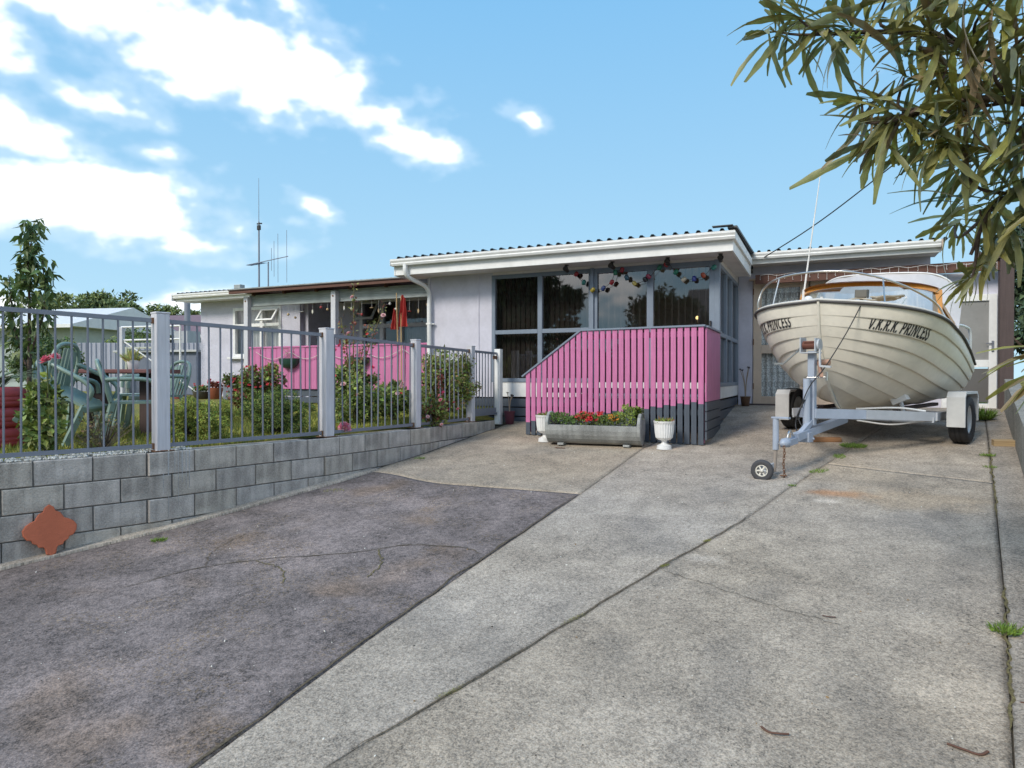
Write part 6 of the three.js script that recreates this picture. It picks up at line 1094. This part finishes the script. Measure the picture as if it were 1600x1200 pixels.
{ // white fluted urns
  const ul = (n) => { const g = lathe([[0, 0.31], [0.1, 0.31], [0.118, 0.335], [0.128, 0.34], [0.126, 0.325], [0.116, 0.30], [0.108, 0.2], [0.098, 0.14], [0.075, 0.115], [0.035, 0.105], [0.03, 0.085], [0.036, 0.07], [0.06, 0.055], [0.085, 0.045], [0.088, 0.02], [0.09, 0], [0, 0]], 72); const p = g.attributes.position; for (let i = 0; i < p.count; i++) { const y = p.getY(i), x = p.getX(i), z = p.getZ(i), r = Math.hypot(x, z); if (y > 0.13 && y < 0.31 && r > 0.09) { const k = 1 + 0.03 * Math.cos(Math.atan2(z, x) * 24); p.setX(i, x * k); p.setZ(i, z * k); } } g.computeVertexNormals(); return g; };
  const ug = ul(), lush = (cols, n, h) => { const L = new Leaves(); for (let i = 0; i < n; i++) { const a = rr(0, 6.28), r = 0.1 * Math.sqrt(rnd()), d = dirRnd(); d.y = Math.abs(d.y) + 0.25; d.normalize(); L.leaf(V(Math.cos(a) * r, 0.31 + rr(0, h * 0.5), Math.sin(a) * r), d, dirRnd(), rr(0.025, h), 0.018, tone(cols[i % cols.length]), 0.2, 0.2); } return L.geo(); };
  const u1 = thing('urn_planter', 'white fluted urn standing left of the concrete trough', 'urn', [-3.30, gy(-8.3), -8.34], 0.3); u1.scale.setScalar(1.04); mesh('urn', ug, M.whiteGloss, u1); mesh('plant', lush([GR.mid, GR.olive, GR.red], 190, 0.06), leafMat, u1); mesh('soil', muv(new THREE.CylinderGeometry(0.1, 0.1, 0.01, 20).translate(0, 0.305, 0)), M.soil, u1);
  const u2 = thing('urn_planter', 'white fluted urn standing right of the concrete trough', 'urn', [-1.70, gy(-8.16), -8.18], 0.3); mesh('urn', ug, M.whiteGloss, u2); mesh('plant', lush([GR.bright, GR.olive, [0.2, 0.09, 0.04]], 210, 0.07), leafMat, u2); mesh('soil', muv(new THREE.CylinderGeometry(0.1, 0.1, 0.01, 20).translate(0, 0.305, 0)), M.soil, u2);
  // concrete trough with raised ends
  const t = thing('concrete_trough', 'grey half-round concrete trough full of bedding flowers', 'planter', [-2.58, gy(-8.22) + 0.01, -8.22], 0.06);
  const cm = mat(0.40, 0.41, 0.40, 0.9, { map: T.block, ...bump(T.concreteBump, 0.003) });
  const outer = [], inner = []; for (let k = 0; k <= 12; k++) { const a = Math.PI * (1 + k / 12); outer.push([0.19 * Math.cos(a), 0.245 + 0.235 * Math.sin(a)]); inner.push([0.165 * Math.cos(a), 0.247 + 0.205 * Math.sin(a)]); }
  const body = extrude([...outer, ...inner.reverse()], 1.14, 0.004); body.rotateY(Math.PI / 2); body.translate(-0.57, 0, 0); mesh('shell', body, cm, t);
  const end = [...outer, [0.19, 0.28], [0.15, 0.35], [0.09, 0.395], [0, 0.41], [-0.09, 0.395], [-0.15, 0.35], [-0.19, 0.28]].map(([x, y]) => [x, y]);
  for (const x of [-0.595, 0.57]) { const e = extrude(end, 0.028, 0.005); e.rotateY(Math.PI / 2); e.translate(x, 0, 0); mesh('end_plate', e, cm, t); }
  mesh('soil', bx(1.1, 0.02, 0.3, [0, 0.215, 0]), M.soil, t);
  const L = new Leaves(); for (let i = 0; i < 2600; i++) { const x = rr(-0.54, 0.54), hh = 0.15 + 0.07 * pn(x * 5, 2) + (x > 0.36 ? 0.12 : 0), d = dirRnd(); d.y = Math.abs(d.y) * 0.8 + 0.2; d.normalize(); L.leaf(V(x, 0.22 + hh * Math.sqrt(rnd()), rr(-0.15, 0.16)), d, dirRnd(), rr(0.02, 0.05), rr(0.01, 0.022), tone(x > 0.3 ? GR.bright : x < -0.2 ? [0.11, 0.19, 0.035] : [0.14, 0.2, 0.03]), 0.2, 0.2); }
  mesh('foliage', L.geo(), leafMat, t);
  const L2 = new Leaves(); for (let i = 0; i < 120; i++) { const a = rr(0, 6.28), d = V(Math.cos(a), rr(0.0, 1.1), Math.sin(a)).normalize(); L2.leaf(V(0.53 + rr(-0.03, 0.05), 0.38 + rr(-0.06, 0.08), 0.02 + rr(-0.04, 0.04)), d, V(0, 1, 0), rr(0.06, 0.11), 0.04, tone([0.21, 0.29, 0.04]), 0.2, 0.3); } mesh('leafy_plant', L2.geo(), leafMat, t);
  for (let i = 0; i < 34; i++) flower('red', V(rr(-0.20, 0.12), 0.36 + rr(-0.07, 0.05), rr(0.02, 0.17)), t, rr(1.0, 1.5));
  for (let i = 0; i < 14; i++) flower('orange', V(rr(0.20, 0.33), 0.35 + rr(-0.04, 0.04), rr(0.04, 0.16)), t, rr(0.9, 1.3));
  mesh('foot', [cham(0.08, 0.03, 0.24, 0.006, [-0.42, 0.003, 0]), cham(0.08, 0.03, 0.24, 0.006, [0.42, 0.003, 0])], cm, t);
  // pots with bare succulents
  const succ = (name, label, p, r, h, col, hh, seed) => { const o = thing(name, label, 'pot', p); rnd = mulberry(seed); mesh('pot', lathe([[0, 0], [r * 0.75, 0], [r, h], [r * 1.06, h], [r * 1.06, h * 0.9], [r * 0.92, h * 0.9], [r * 0.9, h * 0.86], [0, h * 0.86]].map(([a, b]) => [a, b]), 24), mat(...col, 0.5, { map: T.mottle }), o); const st = [], L = new Leaves(); for (let k = 0; k < 4; k++) { const tip = V(rr(-0.1, 0.1), h + hh * rr(0.75, 1), rr(-0.06, 0.06)); st.push(limb([V(0, h * 0.8, 0), V(tip.x * 0.3, h + hh * 0.5, tip.z * 0.3), tip], 0.009, 0.005, 8, 5)); for (let i = 0; i < 22; i++) { const d = dirRnd(); d.y = Math.abs(d.y) * 0.7; L.leaf(tip.clone(), d.normalize(), V(0, 1, 0), rr(0.02, 0.04), 0.016, tone([0.05, 0.03, 0.035]), 0.2, -0.1); } } mesh('stem', st, mat(0.33, 0.26, 0.2, 0.9), o); mesh('leaf_head', L.geo(), leafDull, o); return o; };
  succ('flower_pot', 'burgundy pot with a bare succulent below the front window', [-4.36, gy(-9.5), -9.52], 0.085, 0.2, [0.12, 0.03, 0.055], 0.3, 3);
  succ('flower_pot', 'small brown pot with a leggy succulent by the beige doors', [-1.12, gy(-11.8), -11.85], 0.08, 0.16, [0.14, 0.075, 0.045], 0.5, 5);
  // patio pots along the far wall
  const bl = (p, r, h, col, label, leafC, fl, name = 'flower_pot') => { const o = thing(name, label, 'pot', p); mesh('pot', lathe([[0, 0], [r * 0.72, 0], [r, h], [r * 0.93, h], [r * 0.9, h * 0.88], [0, h * 0.88]], 22), mat(...col, 0.7, { map: T.mottle }), o); const L = new Leaves(); for (let i = 0; i < 240; i++) { const d = dirRnd(); d.y = Math.abs(d.y) + 0.2; d.normalize(); L.leaf(V(rr(-r, r) * 0.7, h + rr(0, 0.1), rr(-r, r) * 0.7), d, dirRnd(), rr(0.04, 0.1), 0.035, tone(leafC), 0.2, 0.2); } mesh('plant', L.geo(), leafMat, o); for (let k = 0; k < 7; k++) flower(fl, V(rr(-r, r) * 0.8, h + rr(0.06, 0.18), rr(0, r)), o, 1.4); return o; };
  const py = lawnY(-11);
  bl([-13.35, py, -11.0], 0.15, 0.22, [0.45, 0.12, 0.12], 'pink-red pot of orange flowers by the far house corner', GR.mid, 'orange');
  bl([-12.78, py, -11.1], 0.19, 0.17, [0.09, 0.08, 0.06], 'dark bowl of red flowers between the far patio pots', GR.mid, 'red');
  bl([-12.45, py, -11.2], 0.17, 0.26, [0.30, 0.085, 0.04], 'terracotta pot with pink flowers and a dark tall plant', GR.red, 'hot');
  const gb = thing('planter_box', 'slate grey rectangular planter box with orange flowers', 'planter', [-11.75, py, -11.2]); mesh('box', cham(0.62, 0.34, 0.3, 0.008, [0, 0.17, 0]), mat(0.17, 0.19, 0.23, 0.7, { map: T.mottle }), gb); for (let k = 0; k < 10; k++) flower('orange', V(rr(-0.25, 0.28), 0.38 + rr(-0.02, 0.04), rr(-0.05, 0.12)), gb, 1.3); const L3 = new Leaves(); for (let i = 0; i < 200; i++) { const d = dirRnd(); d.y = Math.abs(d.y); L3.leaf(V(rr(-0.28, 0.28), 0.34, rr(-0.12, 0.12)), d.normalize(), dirRnd(), 0.07, 0.03, tone(GR.mid), 0.2, 0.2); } mesh('plant', L3.geo(), leafMat, gb);
  const gas = thing('gas_cylinder', 'white squat gas cylinder beside the far house corner', 'gas cylinder', [-14.4, py, -11.6]); mesh('tank', lathe([[0, 0.03], [0.15, 0.03], [0.17, 0.07], [0.17, 0.42], [0.13, 0.52], [0.04, 0.55], [0, 0.55]], 24), M.white, gas); mesh('collar', lathe([[0.10, 0.53], [0.11, 0.53], [0.11, 0.66], [0.10, 0.66]], 20), M.white, gas); mesh('valve', cyl(V(0, 0.54, 0), V(0, 0.63, 0), 0.03), M.rust, gas);
  // half-round hanging planters on the pink boards
  for (const [x, label] of [[-9.35, 'dark green wall planter on the pink boards with sparse stems'], [-7.72, 'dark green wall planter on the pink boards behind the tall rose']]) { const o = thing('wall_planter', label, 'planter', [x, 1.9, -10.19]); const g = lathe([[0, 0], [0.1, 0.02], [0.17, 0.1], [0.19, 0.2], [0.18, 0.2], [0.16, 0.11], [0, 0.06]], 24); g.scale(1.25, 1, 0.75); g.translate(0, 0, 0.02); mesh('bowl', g, mat(0.018, 0.055, 0.045, 0.4), o); const tw = []; for (let k = 0; k < 8; k++) tw.push(limb([V(rr(-0.1, 0.1), 0.1, 0.03), V(rr(-0.15, 0.15), 0.26, 0.05), V(rr(-0.22, 0.22), rr(0.3, 0.42), 0.06)], 0.004, 0.002, 6, 4)); mesh('stem', tw, mat(0.3, 0.22, 0.14, 0.9), o); }
}
// ---------------------------------------------------------------- hung decorations
{ // coloured lantern string over the front glazing
  const s = thing('lantern_string', 'string of small coloured lanterns draped across the front windows', 'lantern string', [-3.4, 3.2, FZ + 0.06]);
  const px = [[-3.36, 3.24], [-3.22, 3.10], [-3.10, 2.99], [-2.93, 3.00], [-2.80, 3.08], [-2.73, 3.22], [-2.64, 3.25], [-2.55, 3.13], [-2.42, 3.05], [-2.27, 3.09], [-2.21, 3.14], [-2.10, 3.25], [-1.96, 3.29], [-1.87, 3.17], [-1.77, 3.07], [-1.60, 3.06], [-1.46, 3.10], [-1.36, 3.21]];
  const cols = [[0.35, 0.03, 0.04], [0.03, 0.20, 0.18], [0.42, 0.33, 0.05], [0.05, 0.08, 0.22], [0.40, 0.04, 0.05], [0.03, 0.22, 0.13], [0.38, 0.03, 0.05], [0.05, 0.13, 0.20], [0.45, 0.36, 0.10], [0.03, 0.03, 0.04], [0.36, 0.06, 0.12], [0.03, 0.22, 0.14], [0.38, 0.04, 0.05], [0.03, 0.24, 0.16], [0.55, 0.5, 0.4], [0.04, 0.06, 0.3], [0.42, 0.08, 0.04], [0.04, 0.25, 0.22]];
  mesh('wire', tube(px.map(([x, y]) => V(x + 3.4, y - 3.15, 0)), 0.0035, 120, 5), M.black, s);
  const cup = lathe([[0.012, 0], [0.028, 0.004], [0.033, 0.05], [0.026, 0.07], [0.012, 0.078], [0, 0.08]], 10);
  px.forEach(([x, y], k) => { const o = mesh('lantern', cup, phys(...cols[k], 0.25, { transmission: 0.25, thickness: 0 }), s); o.position.set(x + 3.4, y - 3.185, 0.012); o.rotation.set(rr(-0.3, 0.3), 0, rr(-0.9, 0.9)); });
  // spotlights under the soffit
  const sp = thing('spotlight', 'small black spotlight under the eaves above the blind-covered window', 'spotlight', [-3.42, 3.4, -9.5], 0, 'spotlights under the eaves'); mesh('bracket', [cyl(V(0, 0, 0), V(0, -0.05, 0), 0.012), cyl(V(0, 0, 0), V(0, -0.012, 0), 0.03)], M.black, sp); const hd = lathe([[0, -0.05], [0.028, -0.045], [0.034, 0.03], [0.042, 0.05], [0.036, 0.05], [0, 0.03]], 14); hd.rotateX(1.25); hd.translate(0, -0.075, 0.01); mesh('lamp_head', hd, mat(0.035, 0.03, 0.028, 0.5), sp);
  for (const [x, lab] of [[-2.72, 'small black spotlight under the eaves above the left sliding door leaf'], [-1.93, 'small black spotlight under the eaves above the right sliding door leaf'], [-1.22, 'small black spotlight under the eaves at the glazed corner']]) copyOf(sp, lab, [x, 3.4, -9.5], rr(-0.5, 0.5));
  // a lit lamp inside the room
  const l = thing('room_lamp', 'small lit lamp glowing inside behind the sliding doors', 'lamp', [-1.75, 2.22, -10.9]); mesh('stem', cyl(V(0, -0.72, 0), V(0, 0.42, 0), 0.012), M.black, l); mesh('foot', cyl(V(0, -0.75, 0), V(0, -0.72, 0), 0.1, 0.1, 16), M.black, l);
  const bulb = mesh('bulb', muv(new THREE.SphereGeometry(0.028, 14, 10).translate(0, 0.45, 0)), new THREE.MeshStandardMaterial({ color: 0x332200, emissive: C(1, 0.72, 0.3), emissiveIntensity: 3 }), l); const pt = new THREE.PointLight(C(1, 0.75, 0.4), 0.12, 4); pt.position.set(0, 0.45, 0.05); pt.castShadow = true; l.add(pt);
  const tb = thing('side_table', 'dark side table inside holding the lit lamp', 'table', [-1.75, 1.45, -10.9]); tb.visible = true; mesh('table', [cyl(V(0, 0, 0), V(0, 0.02, 0), 0.2, 0.2, 16)], M.black, tb);
}
{ // red flags on canes, ornaments along the verandah beam
  const f = thing('garden_flag', 'two drooping red flags tied to bamboo canes by the verandah', 'flag', [-6.30, lawnY(-9.4), -9.35]);
  mesh('cane', cyl(V(0.03, 0, 0), V(-0.02, 1.92, 0), 0.011, 0.009), mat(0.42, 0.28, 0.13, 0.7), f); mesh('cane', cyl(V(0.09, 0, 0.02), V(0.08, 1.86, 0.02), 0.011, 0.009), mat(0.46, 0.32, 0.15, 0.7), f);
  const cloth = mat(0.42, 0.035, 0.028, 0.85, { side: THREE.DoubleSide, map: T.mottle });
  const flag = (w, h, seed) => { const g = new THREE.PlaneGeometry(w, h, 12, 14), p = g.attributes.position; for (let i = 0; i < p.count; i++) { const u = p.getX(i) / w + 0.5, v = 0.5 - p.getY(i) / h; p.setX(i, (u - 0.5) * w * (0.35 + 0.65 * v) + 0.02 * pn(v * 3, seed)); p.setY(i, -v * h - 0.09 * u * u * (1 - v)); p.setZ(i, 0.035 * Math.sin(u * 12 + v * 2 + seed) * (0.4 + v)); } g.computeVertexNormals(); return muv(g); };
  const a = mesh('flag', flag(0.19, 0.52, 1), cloth, f); a.position.set(0.14, 1.88, 0.03); const b = mesh('flag', flag(0.13, 0.36, 4), cloth, f); b.position.set(-0.06, 1.68, 0.0);
  const kinds = [lathe([[0, 0], [0.02, 0.004], [0.028, 0.03], [0.012, 0.05], [0, 0.055]], 10), muv(new THREE.IcosahedronGeometry(0.026, 1)), lathe([[0, -0.01], [0.04, 0], [0.036, 0.012], [0, 0.01]], 12), extrude([[0, -0.06], [0.018, -0.02], [0.012, 0.02], [0, 0.03], [-0.012, 0.02], [-0.018, -0.02]], 0.006)];
  const oc = [[0.45, 0.33, 0.18], [0.5, 0.5, 0.48], [0.35, 0.05, 0.05], [0.28, 0.2, 0.12], [0.6, 0.58, 0.5]].map((c) => mat(...c, 0.5));
  const nm = ['bell', 'ball', 'disc', 'drop'];
  for (let k = 0; k < 18; k++) { const x = -9.6 + k * 0.2 + rr(-0.06, 0.06), L = rr(0.06, 0.24); const o = thing('hanging_ornament', [['tan', 'pale grey', 'dark red', 'brown', 'cream'][(k * 3) % 5], nm[k % 4], 'ornament hanging on a thread from the verandah beam'].join(' '), 'ornament', [x, 3.17, -10.39], 0, 'ornaments hanging from the verandah beam'); mesh('thread', cyl(V(0, 0.02, 0), V(0, -L, 0), 0.0022, 0.0022, 4), M.white, o); const m = mesh(nm[k % 4], kinds[k % 4], oc[(k * 3) % 5], o); m.position.y = -L - 0.02; }
  const rope = solo('fairy_light_cord', tube(Array.from({ length: 25 }, (_, k) => V(-10.2 + k * 0.15, 2.24 - 0.15 * Math.abs(Math.sin(k * 0.55)), -10.17)), 0.006, 90, 5), mat(0.62, 0.52, 0.5, 0.7), 'pale cord looped along the pink verandah boards', 'cord');
  const ft = thing('red_chair', 'red and white slatted garden chair standing on the verandah', 'chair', [-9.15, 1.5, -11.3], 0.4); const rm = mat(0.5, 0.03, 0.03, 0.5); mesh('seat', cham(0.42, 0.03, 0.4, 0.006, [0, 0.45, 0]), rm, ft); for (const s of [-1, 1]) { mesh('leg', cham(0.04, 0.45, 0.04, 0.004, [s * 0.19, 0.225, 0.17]), rm, ft); mesh('leg', cham(0.04, 1.05, 0.04, 0.004, [s * 0.19, 0.52, -0.18]), rm, ft); } for (let k = 0; k < 4; k++) mesh('back_slat', cham(0.05, 0.5, 0.015, 0.003, [-0.12 + k * 0.08, 0.78, -0.18]), k % 2 ? M.white : rm, ft);
}
scene.traverse((o) => { if (o.isMesh) { o.castShadow = true; o.receiveShadow = true; } });
renderer.render(scene, camera);
